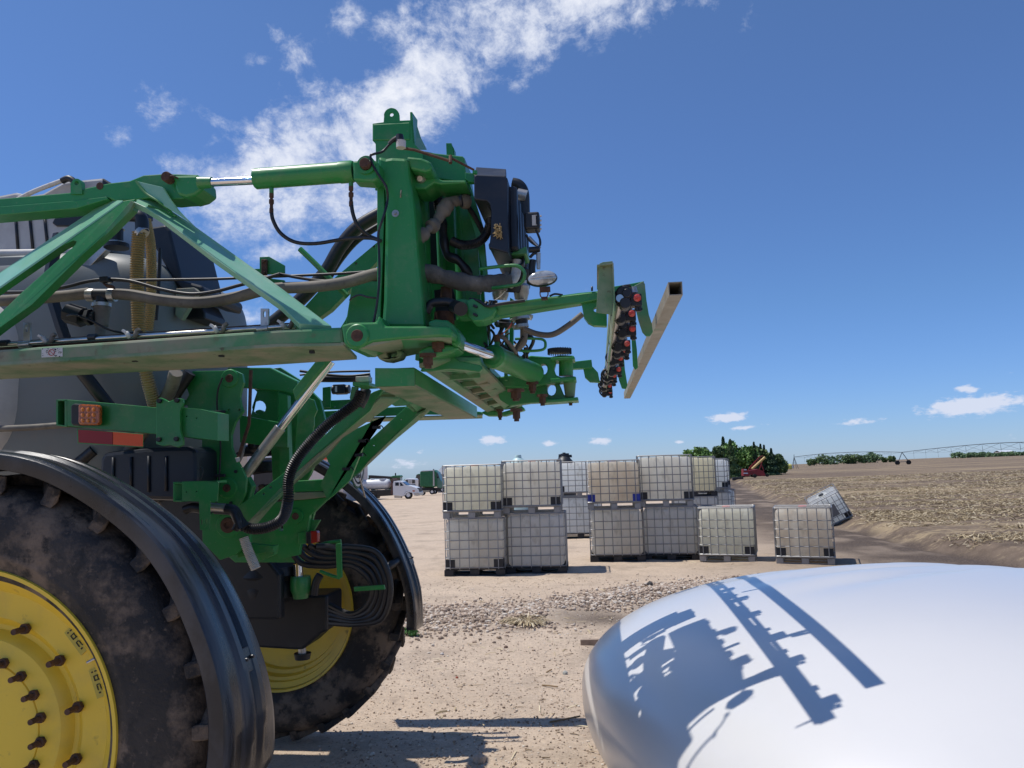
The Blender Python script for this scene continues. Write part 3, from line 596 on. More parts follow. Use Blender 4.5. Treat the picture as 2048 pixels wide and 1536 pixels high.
# ---- wheels
def wheel(c, S, mud_side, name='wheel', near=True):
    """c: centre of the tyre's face that looks at the camera; sgn_=+1: outer face looks at camera (-Y)"""
    o = Vector(c); ax = Vector((0,1,0)); TW = .43
    t = MB(); t.lathe(o, ax, [(a_*S, b_) for a_, b_ in [(.63,.05),(.66,.03),(.72,.012),(.735,.004),(.745,.006),(.76,.006),(.82,0),(.91,.008),(.965,.035),(1.0,.09),(1.008,.16),(1.012,TW/2),(1.008,TW-.16),(1.0,TW-.09),(.965,TW-.035),(.91,TW-.008),(.82,0+TW),(.72,TW-.012),(.66,TW-.03),(.63,TW-.05)]], 120)
    tyre_ = t.build('tyre', 'tire', None, ang=50)
    lg = MB(); NL = 26
    for side in (0, 1):
        for k in range(NL):
            a = 2*pi*(k+.5*side)/NL
            def pt(r, y, da): return o + Vector((cos(a+da)*r*S, y, sin(a+da)*r*S))
            y0, y1 = (.035, TW/2+.02) if side == 0 else (TW-.035, TW/2-.02); sk = .17
            vs = [pt(.972,y0,-.012),pt(.972,y0,.05),pt(1.0,y0+(y1-y0)*.12,.055),pt(1.0,y0+(y1-y0)*.12,-.015), pt(1.058,y0+(y1-y0)*.1,-.01),pt(1.058,y0+(y1-y0)*.1,.045),
                  pt(1.0,y1,sk-.015),pt(1.0,y1,sk+.035),pt(1.056,y1,sk-.01),pt(1.056,y1,sk+.03)]
            lg.add(vs, [(0,1,2,3),(0,1,5,4),(0,4,3),(1,2,5),(4,5,9,8),(2,5,9,7),(3,4,8,6),(6,8,9,7),(2,3,6,7)])
    rm = MB(); RS = 1.02 if near else .985
    if near: prof = [(.655,.05),(.668,.03),(.664,.014),(.648,.016),(.64,.05),(.6,.075),(.575,.1),(.56,.115),(.47,.12),(.455,.118),(.44,.135),(.42,.15),(.40,.15),(.385,.12),(.37,.105),(.315,.098),(.288,.094),(.284,.101),(.28,.094),(.12,.09),(0,.09)]
    else: prof = [(.655,.05),(.668,.03),(.664,.014),(.648,.02),(.64,.06),(.6,.08),(.595,.12),(.57,.13),(.56,.2),(.53,.21),(.52,.26),(.42,.28),(.3,.27),(.2,.25),(0,.25)]
    prof = [(r_*RS, h_) for r_, h_ in prof]; rm.lathe(o, ax, prof, 96); rm.lathe(o, ax, [(.66,TW-.02),(.655,TW-.05),(.6,TW-.09),(.57,TW-.12),(.55,.2)], 64)
    rim = rm.build(name, 'yellow', SP, ang=30); tag(rim, 'near yellow wheel with rusty studs' if near else 'far yellow wheel seen from its inner side')
    for ob, nm in ((tyre_, 'tyre'),): ob.parent = rim
    lgo = lg.build('tread_lugs', 'tire', rim, bevel=.006, seg=1)
    if near:
        for R, n, l, r, ph, dp in ((.468, 14, .055, .02, 12.3, .115), (.31, 20, .05, .019, 11.4, .098)):
            for k in range(n):
                a = radians(ph+360*k/n); R2 = R*.98; p = o+Vector((cos(a)*R2, dp, sin(a)*R2)); b = MB(); b.cyl(p, p+Vector((0,-.018,0)), r*1.15, r*1.15, 6); b.cyl(p+Vector((0,-.018,0)), p+Vector((0,-l*1.35,0)), r*.62, r*.62, 10); b.build('stud', 'rust', rim)
        DEC = mat('faded yellow decal', (.5,.4,.06), .5)
        for ang, R in ((40, .545), (20, .545)):   # caution decals on the rim
            a = radians(ang); p = o+Vector((cos(a)*R*1.05, .112, sin(a)*R*1.05)); tx = Vector((-sin(a), 0, cos(a))); rx = Vector((cos(a), 0, sin(a)))
            M3 = Matrix((tx, Vector((0,1,0)), rx)).transposed(); d = MB(); d.box(p, (.12,.004,.062), M3); dd = d.build('decal', DEC, rim)
            k_ = MB(); f = lambda u, v, wu, wv: k_.box(p+tx*u+rx*v-Vector((0,.0035,0)), (wu,.002,wv), M3)
            f(.048,.008,.005,.03); f(.048,-.018,.006,.006); f(.012,.0,.004,.034); f(.03,0,.004,.034); f(.021,.016,.02,.004); f(.021,-.016,.02,.004); f(.021,0,.02,.003)
            f(-.018,.014,.022,.004); f(-.018,0,.018,.004); f(-.018,-.014,.022,.004); f(-.03,.007,.004,.014); f(-.006,-.008,.004,.012); f(-.04,-.01,.006,.008); k_.build('decal_print', 'ink', rim)
        v = MB(); a = radians(29); p = o+Vector((cos(a)*.62, .075, sin(a)*.62)); v.cyl(p, p+Vector((-cos(a)*.03,-.02,-sin(a)*.03)), .006, .005, 8); v.build('valve_stem', 'steel', rim)
    return rim
wheel(NW, 1.0, True, near=True); wheel(FW, 1.0, True, near=False)

# ---- fenders: a ribbed strip bent over the tyre, its two edges follow the circles (centre x, z, radius) n0 and n1
def fender(n0, Y0, n1, Y1, a0, a1, skew=0, name='fender'):
    Wd = Y1-Y0; prof = [(-.062,.0),(-.058,-.006),(.0,-.004),(.012,.03),(.016,.14),(.014,.34),(.028,.38),(.03,.46),(.012,.5),(.012,.58),(.028,.62),(.03,.7),(.012,.74),(.012,.9),(.004,.97),(.0,1.0),(-.05,1.0)]
    n = 84; V = []; Fc = []; k = len(prof)
    for i in range(n+1):
        t = i/n; fade = min(1, min(t, 1-t)*9)
        for dr, f in prof:
            a = radians(a0+(a1-a0-skew*(1-f))*t)
            dr2 = dr if dr < .018 else .012+(dr-.012)*fade; cx_, cz_, R = (n0[q]+(n1[q]-n0[q])*f for q in range(3)); R += .062*(1-f)
            r = R+dr2+.004*sin(a*11); V.append((cx_+cos(a)*r, Y0+f*Wd, cz_+sin(a)*r))
    for i in range(n):
        for j in range(k-1): Fc.append((i*k+j, i*k+j+1, (i+1)*k+j+1, (i+1)*k+j))
    m_ = MB(); m_.add(V, Fc, True); o = m_.build(name, 'fender', SP, ang=35); sl_ = o.modifiers.new('thick', 'SOLIDIFY'); sl_.thickness = .008; sl_.offset = -1
    return o
n0, n1 = (-2.6,1.249,1.094), (-2.72,1.10,1.28); aE = math.degrees(asin((P(545,1500,3.4).z-n1[1])/n1[2]))
nf = fender(n0, 2.93, n1, 3.4, 125, aE, 16); tag(nf, 'near black fender streaked with water marks')
def fbracket(n0, n1, Y0, Y1, f, deg, par, sc=1):
    a = radians(deg); c = [n0[q]+(n1[q]-n0[q])*f for q in range(3)]; p = Vector((c[0]+cos(a)*(c[2]+.03), Y0+(Y1-Y0)*f, c[1]+sin(a)*(c[2]+.03))); M3 = Matrix.Rotation(-a, 3, 'Y'); b = MB(); b.box(p, (.04,.12*sc,.1*sc), M3)
    for dy in (-.028,.028): b.cyl(p+Vector((.015,dy*sc,.01)), p+Vector((.034,dy*sc,.012)), .008, .008, 8)
    b.build('fender_bracket', 'fender', par, bevel=.006)
fbracket(n0, n1, 2.93, 3.4, .55, 16, nf)
n2, n3 = (-2.9,1.05,1.385), (-2.96,1.0,1.475); aF = math.degrees(asin((P(845,1250,6.58).z-n3[1])/n3[2]))
ff = fender(n2, 6.13, n3, 6.58, 100, aF); tag(ff, 'far black fender'); fbracket(n2, n3, 6.13, 6.58, .6, 20, ff)

# ---- spray tank and its covers (behind the near boom)
tk = MB()
def loft(b, secs, Y0, Y1, n=10, pw=.55):
    """secs: outline in pixels at Y0; rounded back to Y1"""
tnk = MB(); TCX = P(60, 700, 5.3).x
def superbox(b, c, h, e=.45, nt=64, npp=32):
    V = []; Fc = []
    for j in range(npp+1):
        ph = -pi/2+pi*j/npp
        for i in range(nt):
            th = 2*pi*i/nt; k = sg(cos(ph), e); V.append((c[0]+h[0]*k*sg(cos(th), e), c[1]+h[1]*k*sg(sin(th), e), c[2]+h[2]*sg(sin(ph), e)))
    for j in range(npp):
        for i in range(nt): Fc.append((j*nt+i, j*nt+(i+1) % nt, (j+1)*nt+(i+1) % nt, (j+1)*nt+i))
    b.add(V, Fc, True)
a_ = P(372, 700, 5.0); superbox(tnk, (a_.x-1.55, 5.4, (P(200,500,4.8).z+P(200,985,4.8).z)/2), (1.55, .85, (P(200,500,4.8).z-P(200,985,4.8).z)/2), .3)
tank = tnk.build('spray_tank', 'tankgrey', SP, ang=80)
tl_ = MB(); superbox(tl_, (P(44,700,4.4).x-1.15, 5.3, (P(0,560,4.5).z+P(0,960,4.5).z)/2), (1.15, .99, (P(0,545,4.6).z-P(0,960,4.6).z)/2), .55); tl_.build('tank_side_panel', 'tanklight', SP, ang=80)
# black strap moulding running down between the two tank shells
tb('tank_strap', 'black', [(118,470,4.5),(100,560,4.42),(118,640,4.4),(150,720,4.42),(200,790,4.45)], .035, seg=6)
# pale moulded lid with ribs, black side windows
lid_px = [(-80,392),(0,390),(30,384),(60,390),(85,386),(110,372),(128,362),(204,355),(222,366),(222,470),(215,500),(0,513),(-80,515)]
lid = pl('tank_cover', 'tanklight', lid_px, 4.9, .9, bevel=.02)
for x0, x1, yb in ((30,36,420),(58,66,420),(88,96,425)): MB().tube([P(x0,yb,4.893), P(x1,500,4.893)], .01, 6, curve=False).build('cover_rib', 'black', lid)
MB().tube([P(-60,508,4.87), P(90,506,4.87), P(215,498,4.88)], .03, 10).build('cover_rim', 'tanklight', lid)
pl('cover_window', 'black', [(135,414),(222,408),(222,452),(112,452),(104,446),(108,438)], 4.885, .05, parent=lid, bevel=.006)
pl('cover_window', 'black', [(204,355),(226,368),(226,400),(200,400)], 4.89, .5, parent=lid, bevel=.01)
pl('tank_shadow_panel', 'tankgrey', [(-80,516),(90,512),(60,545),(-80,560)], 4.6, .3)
pl('tank_wing_cover', 'black', [(296,455),(330,449),(339,460),(360,545),(362,560),(404,571),(408,580),(403,596),(372,590),(345,560),(318,510),(300,480)], 4.9, .6, bevel=.015)
pl('tank_wing_cover', 'black', [(360,596),(396,600),(410,625),(410,638),(370,638),(366,620)], 5.0, .3, bevel=.01)
pl('tank_bracket', 'dirty_steel', [(352,577),(388,575),(396,583),(362,640),(350,630)], 4.85, .05)
pl('tank_bracket', 'clamp', [(188,480),(212,485),(212,500),(160,553),(158,540)], 4.6, .05)
pl('tank_bracket', 'clamp', [(176,470),(190,478),(135,548),(128,553),(128,540)], 4.6, .05)
tb('vent_pipe', 'whiteplastic', [(30,402,4.85),(70,382,4.85),(128,360,4.85)], .016); tb('vent_elbow', 'black', [(124,362,4.84),(138,357,4.84),(150,366,4.84),(152,380,4.84)], .022)
b = MB(); b.tube([P(252,430,4.35), P(275,432,4.35), P(283,440,4.35), P(284,462,4.35)], .04, 14); b.build('tank_elbow', 'black', SP)
for px in ((248,432), (284,464)): MB().cyl(P(px[0]-3,px[1]-2,4.35), P(px[0]+3,px[1]+4,4.35), .044, .044, 18).build('hose_clamp', 'clamp', SP)
for y0 in (452, 484): MB().cyl(P(233,y0,4.5), P(233,y0+7,4.5), .05, .05, 18).build('hose_clamp', 'clamp', SP)
MB().cyl(P(233,456,4.5), P(233,488,4.5), .04, .04, 18).build('tank_fitting', 'black', SP); MB().cyl(P(233,488,4.5), P(233,496,4.5), .075, .075, 18).build('tank_fitting', 'black', SP)
b = MB(); b.corr([P(278,466,4.35), P(274,540,4.35), P(276,620,4.36), P(282,700,4.38), P(296,760,4.42), P(312,820,4.5)], .036, .015, .16, 14); b.build('suction_hose', 'tanhose', SP)
b = MB(); b.corr([P(292,440,4.5), P(302,500,4.5), P(302,600,4.5), P(296,660,4.5)], .029, .013, .12, 12); b.build('suction_hose', 'tanhose', SP)
tb('wire_hose', 'rubber', [(320,497,4.6),(318,560,4.6),(312,640,4.6)], .012)
# inner black frames at the tank's belly
for pts, r, m_ in (([(215,960,4.6),(250,915,4.6),(330,800,4.5),(352,745,4.4)], .04, 'hose'), ([(330,830,4.7),(350,790,4.7),(380,745,4.7)], .04, 'rubber'), ([(165,745,4.4),(200,790,4.45),(228,825,4.5)], .04, 'rubber'), ([(-20,858,4.4),(60,855,4.4),(150,848,4.45)], .02, 'hose'), ([(125,955,4.6),(190,900,4.6)], .04, 'rubber')): tb('drain_hose', m_, pts, r)
pl('chassis_skirt', 'black', [(-80,900),(60,890),(200,880),(400,885),(405,960),(300,1010),(-80,990)], 5.4, .4, bevel=.02)

# ---- near boom: truss
ch = MB(); ch.skew([(-90,706,3.5),(0,699,3.5),(560,659,3.5),(684,654,3.5),(688,692,3.5),(560,693,3.5),(0,730,3.5),(-90,737,3.5)], (0,.05,0)); lower = ch.build('boom_lower_chord', 'green_dusty', SP, bevel=.014)
ch = MB(); ch.slab([P(-90,738,3.5), P(0,731,3.5), P(560,694,3.5), P(688,692,3.5), P(714,719,3.95), P(560,729,3.95), P(0,759,3.95), P(-90,767,3.95)], (0,0,.02)); ch.build('boom_chord_floor', 'tan_dust', lower, bevel=.003)
for x, y in ((98,730),(270,721),(443,711),(624,704)):
    b = MB(); b.box(P(x,y,3.6), (.022,.02,.014)); b.build('clip', 'black', lower)
def BY(py): return 3.66-(min(max(py,400),660)-400)/250*.16
uc = MB(); uc.skew([(-90,404,3.7),(0,397,3.7),(139,385,3.7),(164,380,3.7),(172,376,3.7),(218,366,3.7),(260,361,3.7),(287,350,3.7),(330,347,3.7),(394,349,3.7),(402,354,3.7),(405,362,3.7),(407,377,3.7),(388,392,3.7),(376,397,3.7),(357,398,3.7),(338,400,3.7),(300,396,3.7),(262,401,3.7),(230,402,3.7),(216,396,3.7),(153,414,3.7),(0,428,3.7),(-90,436,3.7)], (0,.13,0)); upper = uc.build('boom_upper_chord', 'green', SP, bevel=.006)
uc = MB(); uc.skew([(-90,420,3.692),(0,413,3.692),(150,401,3.692),(212,393,3.692),(216,398,3.692),(153,417,3.692),(0,430,3.692),(-90,438,3.692)], (0,.12,0)); uc.build('chord_flange', 'green', upper, bevel=.003)
lug = pl('lifting_lug', 'green', [(141,388),(141,366)]+arcp(153,367,10,170,10,8)+[(164,388)], 3.69, .03, holes=[circ(153,366,4.5,10)], bevel=.002, parent=upper)
# left diagonals: sunlit sloping flange + front web, with the slot between the two bars
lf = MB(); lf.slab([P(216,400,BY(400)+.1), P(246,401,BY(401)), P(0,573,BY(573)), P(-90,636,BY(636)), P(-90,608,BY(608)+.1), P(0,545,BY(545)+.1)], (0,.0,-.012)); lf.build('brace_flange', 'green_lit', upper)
bw = MB(); bw.skew([(x, y, BY(y)+.002) for x, y in [(246,402),(270,398),(262,418),(219,461),(161,513),(63,610),(0,655),(-90,725),(-90,690),(0,627),(44,584),(150,490),(153,483),(147,481),(120,493),(0,575),(-90,638),(-90,636),(0,573)]], (0,.06,0)); bw.build('boom_brace', 'green', SP, bevel=.003)
pl('brace_gusset', 'green_dusty', [(262,401),(268,405),(258,424),(200,482),(196,478)], 3.62, .02, parent=upper, bevel=.002)
# right diagonal (a wide lit flange)
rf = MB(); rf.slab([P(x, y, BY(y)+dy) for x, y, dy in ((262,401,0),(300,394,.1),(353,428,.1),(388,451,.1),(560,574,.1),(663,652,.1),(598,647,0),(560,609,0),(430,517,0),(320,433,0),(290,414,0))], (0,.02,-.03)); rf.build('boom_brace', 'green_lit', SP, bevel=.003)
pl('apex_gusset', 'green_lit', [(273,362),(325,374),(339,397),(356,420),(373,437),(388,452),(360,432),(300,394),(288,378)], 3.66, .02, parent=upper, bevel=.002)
tb('weld_bead', 'green', [(272,362,3.655),(290,385,3.655),(320,405,3.655),(344,425,3.7)], .006, parent=upper, seg=6)
tb('weld_bead', 'green', [(296,411,3.66),(320,420,3.7),(352,433,3.7)], .006, parent=upper, seg=6)
b = MB(); b.lathe(P(200,372,3.7), (0,-1,0), [(0,.003),(.02,.003),(.02,0)], 12); b.build('rust_patch', 'rust', upper)
def pin(px, py, Y, r, l, mt='rust', parent=SP, ring=None):
    p = P(px, py, Y); b = MB(); b.lathe(p, (0,-1,0), [(0,l),(r*.85,l),(r,l-.006),(r,0)], 20); o = b.build('pivot_pin', mt, parent)
    if ring: b = MB(); b.lathe(p, (0,-1,0), [(r*1.02,l*.35),(ring,l*.35),(ring*1.06,0)], 28); b.build('pin_boss', 'green', o)
    return o
pin(341,359,3.67,.027,.05, parent=upper); b = MB(); b.tube([P(330,356,3.66), P(343,352,3.62), P(357,357,3.66)], .004, 6); b.build('cotter', 'rust', upper)
pl('rod_clevis', 'green', [(345,350),(392,349),(400,354),(404,360),(406,378),(390,390),(372,395),(356,390),(350,378)], 3.655, .16, bevel=.015)
# tilt cylinder
c0, c1 = P(404,366,3.56), P(512,361,3.56); MB().cyl(P(398,366,3.56), P(424,365,3.56), .031, .027, 24).build('rod_end', 'green', SP); MB().cyl(c0, c1, .0205, .0205, 28).build('cylinder_rod', 'chrome', SP)
cyb = MB(); A, B = P(510,358,3.56), P(708,343,3.56); ln = (B-A).length; cyb.lathe(A, B-A, [(0,0),(.046,0),(.0515,.006),(.0515,ln-.07),(.054,ln-.07),(.054,ln-.01),(.05,ln),(0,ln)], 36); cyl = cyb.build('hydraulic_cylinder', 'green', SP, ang=30)
pl('cylinder_lug', 'green', [(704,321),(745,318),(757,324),(757,358),(745,364),(706,361)], 3.51, .1, parent=cyl, bevel=.012)
pin(733,331,3.51,.026,.04, parent=cyl); b = MB(); b.lathe(P(733,331,3.51), (0,-1,0), [(.03,.0),(.045,.0),(.045,.012),(.03,.012)], 24); b.build('lug_boss', 'green', cyl)
for x, y0, y1 in ((543,376,424),(702,362,404)):
    b = MB(); b.cyl(P(x,y0,3.56), P(x,y0+12,3.56), .011, .011, 12); b.build('port_boss', 'green', cyl)
    b = MB(); b.lathe(P(x,y0+11,3.56), (0,0,-1), [(0,0),(.012,0),(.012,.02),(.008,.022),(.008,.03),(.013,.032),(.013,.05),(.009,.055),(.009,.075),(.011,.078),(.011,.1),(0,.1)], 8); b.build('hose_fitting', 'rust', cyl)
tb('hydraulic_hose', 'rubber', [(543,422,3.56),(546,440,3.56),(561,466,3.57),(590,484,3.58),(632,487,3.59),(690,478,3.6),(740,476,3.6),(762,482,3.58)], .0095)
tb('hydraulic_hose', 'rubber', [(702,402,3.56),(706,428,3.56),(716,452,3.57),(735,470,3.6),(758,480,3.6)], .0095)

# ---- spray pipe along the lower chord, its clamps and nozzle bodies
pp = MB(); pp.tube([P(-90,696,3.62), P(60,686,3.62), P(560,654,3.62), P(590,652,3.62)], .0115, 14, curve=False); pipe = pp.build('spray_pipe', 'steel', SP)
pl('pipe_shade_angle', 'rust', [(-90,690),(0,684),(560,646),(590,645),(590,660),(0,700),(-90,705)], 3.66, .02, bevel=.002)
for x0, y0 in ((0,688),(175,676)):
    b = MB(); b.cyl(P(x0+3,y0-1,3.62), P(x0+18,y0-2,3.62), .018, .018, 16); b.build('pipe_coupler', 'black', pipe)
for x, y in ((97,681),(265,671),(440,660),(575,652)):
    q = P(x,y,3.6); b = MB(); b.tube([q+Vector((-.012,0,-.012)), q+Vector((-.028,-.01,.018))], .012, 8, curve=False); b.box(q+Vector((-.034,-.012,.02)), (.022,.02,.012), Matrix.Rotation(.6,3,'Y')); b.build('nozzle_body', 'whiteplastic', pipe)
    b = MB(); b.tube([q+Vector((.012,0,-.01)), q+Vector((.03,-.01,.02))], .012, 8, curve=False); b.box(q+Vector((.036,-.012,.024)), (.02,.02,.014), Matrix.Rotation(-.6,3,'Y')); b.build('nozzle_body', 'cloth', pipe)
for x, y0, y1, w_ in ((53,645,686,14),(529,617,655,16)):
    pl('pipe_bracket', 'clamp', [(x-w_/2,y0),(x+w_/2,y0),(x+w_/2,y1),(x-w_/2,y1)], 3.64, .012, holes=[circ(x,(y0+y1)/2-8,3,8,7)], bevel=.001)
    b = MB(); b.cyl(P(x-14,y1+4,3.62), P(x+8,y1+2,3.62), .017, .017, 14); b.build('pipe_clamp', 'clamp', pipe)
# decal on the lower chord: scuffed white sticker with a red prohibition ring
q = pl('warning_decal', 'sign', [(83,697),(125,695),(125,713),(83,715)], 3.497, .002, bevel=0, parent=lower)
b = MB(); cc_ = P(103,705,3.4945)
b.lathe(cc_, (0,-1,0), [(.0135,0),(.0135,.001),(.0165,.001),(.0165,0)], 20); b.beam(cc_+Vector((-.01,-.0008,.01)), cc_+Vector((.01,-.0008,-.01)), .001, .003, (0,1,0)); b.build('decal_ring', 'redink', lower)
b = MB(); rs = random.Random(3)
for i in range(46):
    x, y = 84+40*rs.random(), 697+16*rs.random()
    if hypot(x-103, y-705) < 8: continue
    b.box(P(x,y,3.4955), (.002+.004*rs.random(),.001,.001+.003*rs.random()))
b.build('decal_print', 'ink', lower)

# ---- plumbing between boom and centre frame
tb('spray_hose', 'hose', [(-60,606,3.9),(60,598,3.9),(130,592,3.9),(180,586,3.9)], .031, seg=16)
tb('spray_hose', 'hose', [(222,588,3.9),(262,590,3.9),(330,601,3.9),(400,605,3.9),(470,595,3.9),(540,578,3.88),(620,574,3.86),(690,565,3.84),(752,548,3.82),(790,545,3.85)], .031, seg=16)
for x0, x1 in ((176,190),(219,231)): MB().cyl(P(x0,590,3.9), P(x1,590,3.9), .036, .036, 20).build('hose_clamp', 'clamp', SP)
b = MB(); b.cyl(P(186,589,3.9), P(222,589,3.9), .032, .032, 18); b.cyl(P(204,590,3.9), P(204,612,3.9), .03, .034, 18); b.build('tee_fitting', 'black', SP)
MB().cyl(P(203,607,3.88), P(203,614,3.88), .05, .05, 22).build('hose_clamp', 'clamp', SP); vb = MB(); vb.cyl(P(204,614,3.88), P(203,652,3.88), .044, .036, 22); vb.cyl(P(203,652,3.88), P(199,674,3.85), .03, .026, 16); vb.build('section_valve', 'hose', SP)
vm = MB(); c = P(160,632,3.85); vm.cyl(c+Vector((-.07,0,.02)), c+Vector((.02,0,-.01)), .055, .055, 8); vm.cyl(c+Vector((.02,0,-.01)), c+Vector((.09,0,-.01)), .03, .03, 12); vm.cyl(c+Vector((.045,0,-.01)), c+Vector((.065,0,-.01)), .045, .045, 8); vm.build('valve_motor', 'black', SP)
tb('cable', 'rubber', [(134,632,3.8),(150,630,3.78),(180,640,3.78),(215,658,3.8),(250,666,3.85),(285,664,3.9)], .006)
tb('hydraulic_line', 'rubber', [(-60,584,3.86),(60,584,3.86),(130,574,3.84),(170,564,3.84),(210,559,3.84),(260,562,3.84),(320,578,3.84),(380,588,3.84),(430,583,3.84),(480,570,3.84),(530,557,3.84),(560,548,3.84)], .0095)
tb('hydraulic_line', 'rubber', [(206,561,3.87),(300,560,3.87),(430,558,3.87),(500,555,3.87),(600,551,3.87),(700,546,3.87),(760,541,3.87)], .0075)
tb('hydraulic_line', 'rubber', [(560,548,3.86),(600,556,3.86),(650,562,3.86),(700,558,3.86),(755,560,3.86)], .0085)
MB().box(P(212,560,3.83), (.05,.05,.03)).build('line_clamp', 'black', SP, bevel=.004); pl('clamp_bracket', 'rust', [(203,566),(225,570),(228,578),(212,574)], 3.83, .02)
bx = pl('hose_bracket', 'green', [(519,514),(538,513),(568,530),(568,545),(535,548),(519,545)], 3.95, .02, bevel=.002); pl('bracket_strap', 'rust', [(522,518),(534,518),(534,555),(522,555)], 3.93, .012)
for yy in (523,546): pin(528,yy,3.93,.009,.012, parent=bx)
pl('hose_bracket', 'green', [(490,538),(525,537),(535,556),(568,560),(568,568),(490,568)], 3.97, .02, bevel=.002)
# grab handle
tb('handle', 'green', [(600,498,3.95),(630,527,3.95),(670,568,3.95),(694,592,3.95)], .015, seg=12)
# big return hoses rising behind
b = MB(); b.tube([P(540,650,4.5), P(600,600,4.5), P(650,545,4.5), P(680,495,4.5), P(715,455,4.5), P(765,425,4.5)], .042, 14); b.build('return_hose', 'rubber', SP)
tb('return_hose', 'rubber', [(655,560,4.6),(680,520,4.6),(715,480,4.6),(765,448,4.6)], .022)
tb('sensor_cable', 'rubber', [(798,277,3.55),(782,286,3.55),(765,303,3.54),(748,308,3.5),(741,313,3.5),(748,335,3.5),(762,357,3.5),(773,375,3.5),(775,400,3.52),(768,430,3.5),(757,465,3.5),(758,500,3.5),(759,540,3.5),(757,580,3.5),(752,620,3.5),(746,648,3.5)], .0062)
tb('sensor_cable', 'rubber', [(752,596,3.52),(735,594,3.52),(720,590,3.54),(707,594,3.56),(700,600,3.6)], .005)
# parallel links behind the hoses (upper end of the lift)
pl('upper_link', 'green', [(755,484),(757,520),(660,620),(560,690),(540,690),(640,580)], 4.3, .06, holes=[circ(748,493,2.5,8),circ(712,527,2.5,8)])
pl('upper_link', 'green', [(760,560),(745,620),(640,740),(590,800),(585,780),(665,680),(690,640),(715,585)], 4.2, .05)
pl('frame_link', 'green', [(705,560),(760,555),(760,655),(690,655)], 4.1, .04)

# ---- near tower of the centre frame
tw = pl('hinge_tower', 'green', [(754,310),(772,315),(784,313),(816,315),(820,364),(828,407),(831,440),(836,505),(843,580),(850,656),(762,656),(766,600),(768,505),(770,405),(768,372),(754,364)], 3.6, .2, bevel=.02)
pl('tower_edge', 'green', [(754,364),(768,360),(769,405),(766,505),(762,600),(760,654),(752,654),(754,560)], 3.63, .2, bevel=.004, parent=tw)
for x, y in ((791,427),): b = MB(); b.lathe(P(x,y,3.6), (0,-1,0), [(0,.012),(.006,.012),(.008,.003),(.018,.003),(.018,0)], 14); b.build('grease_port', 'clamp', tw)
tb('weld_bead', 'tan_dust', [(802,380,3.597),(801,395,3.597)], .004, parent=tw, seg=6)
mast = pl('mast', 'green', [(745,247),(767,244),(768,232)]+arcp(783,231,15.5,175,5,10)+[(799,241),(822,240),(826,285),(845,305),(848,380),(750,380),(752,330),(751,287),(745,281)], 3.85, .012, holes=[circ(783,229,4,12)], bevel=.003)
b = MB(); b.skew([(745,281,3.845),(820,280,3.845),(820,244,3.845),(745,248,3.845)], (0,.1,0)); b.build('mast_box', 'green', mast, bevel=.006)
b = MB(); b.skew([(820,224,3.86),(831,240,4.1),(831,262,4.1),(850,300,4.1),(826,300,3.86),(820,290,3.86)], (.012,0,0)); b.build('mast_cheek', 'green', mast, bevel=.002)
pl('mast_web', 'green', [(751,286),(822,286),(824,380),(826,640),(760,640),(756,560),(754,400)], 3.9, .2, bevel=.006, parent=mast)
pl('mast_upright', 'green', [(892,286),(903,286),(907,312),(893,312)], 4.2, .03, bevel=.002); pl('mast_upright', 'green', [(902,286),(908,297),(909,312),(903,312)], 4.22, .06, bevel=.002)
top = pl('frame_top', 'green', [(822,305),(835,301),(850,302),(870,306),(925,312),(929,316),(930,332),(934,360),(930,365),(905,362),(880,358),(850,345),(836,340),(822,330)], 3.95, .25, bevel=.006)
pl('hinge_ear', 'green', [(812,312),(842,315),(860,322),(865,332),(862,342),(850,345),(820,338)], 3.62, .3, bevel=.012)
b = MB(); b.cyl(P(845,338,3.75), P(845,352,3.75), .05, .045, 24); b.build('hinge_bush', 'green', SP)
pl('lower_ear', 'green', [(823,353),(828,346),(842,344),(858,346),(868,354),(885,360),(932,360),(932,366),(900,368),(880,369),(868,366),(850,378),(830,378),(822,368)], 3.72, .2, bevel=.01)
b = MB(); b.lathe(P(842,356,3.72), (0,-1,-.5), [(0,.03),(.014,.03),(.02,.02),(.026,.012),(.028,0)], 18); b.build('hinge_pin', 'clamp', SP)
# green web of the frame, its posts and panels
pl('frame_web', 'green', [(818,345),(930,362),(935,400),(948,430),(962,470),(966,560),(972,640),(980,740),(830,720),(838,600)], 4.35, .04, bevel=.003)
for x0, x1, y0, y1, Y in ((820,858,375,640,4.0),(905,940,405,640,4.15),(868,885,380,560,4.2)):
    b = MB(); A, B = P((x0+x1)/2,y0,Y), P((x0+x1)/2+8,y1,Y); b.cyl(A, B, (x1-x0)/2/F*Y, None, 24); b.build('frame_post', 'green', SP)
pl('frame_panel', 'green', [(918,400),(944,412),(954,470),(960,560),(962,640),(934,640),(930,560),(925,470)], 4.1, .03, bevel=.003)
pl('frame_strut', 'green', [(930,360),(938,362),(965,450),(975,560),(968,560),(950,470),(935,420)], 4.0, .05, bevel=.003)
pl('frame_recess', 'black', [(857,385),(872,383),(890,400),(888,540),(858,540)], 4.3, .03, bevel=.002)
b = MB(); b.corr([P(873,384,4.05), P(876,400,4.05), P(880,420,4.05)], .028, .012, .1, 12); b.build('conduit', 'rubber', SP)
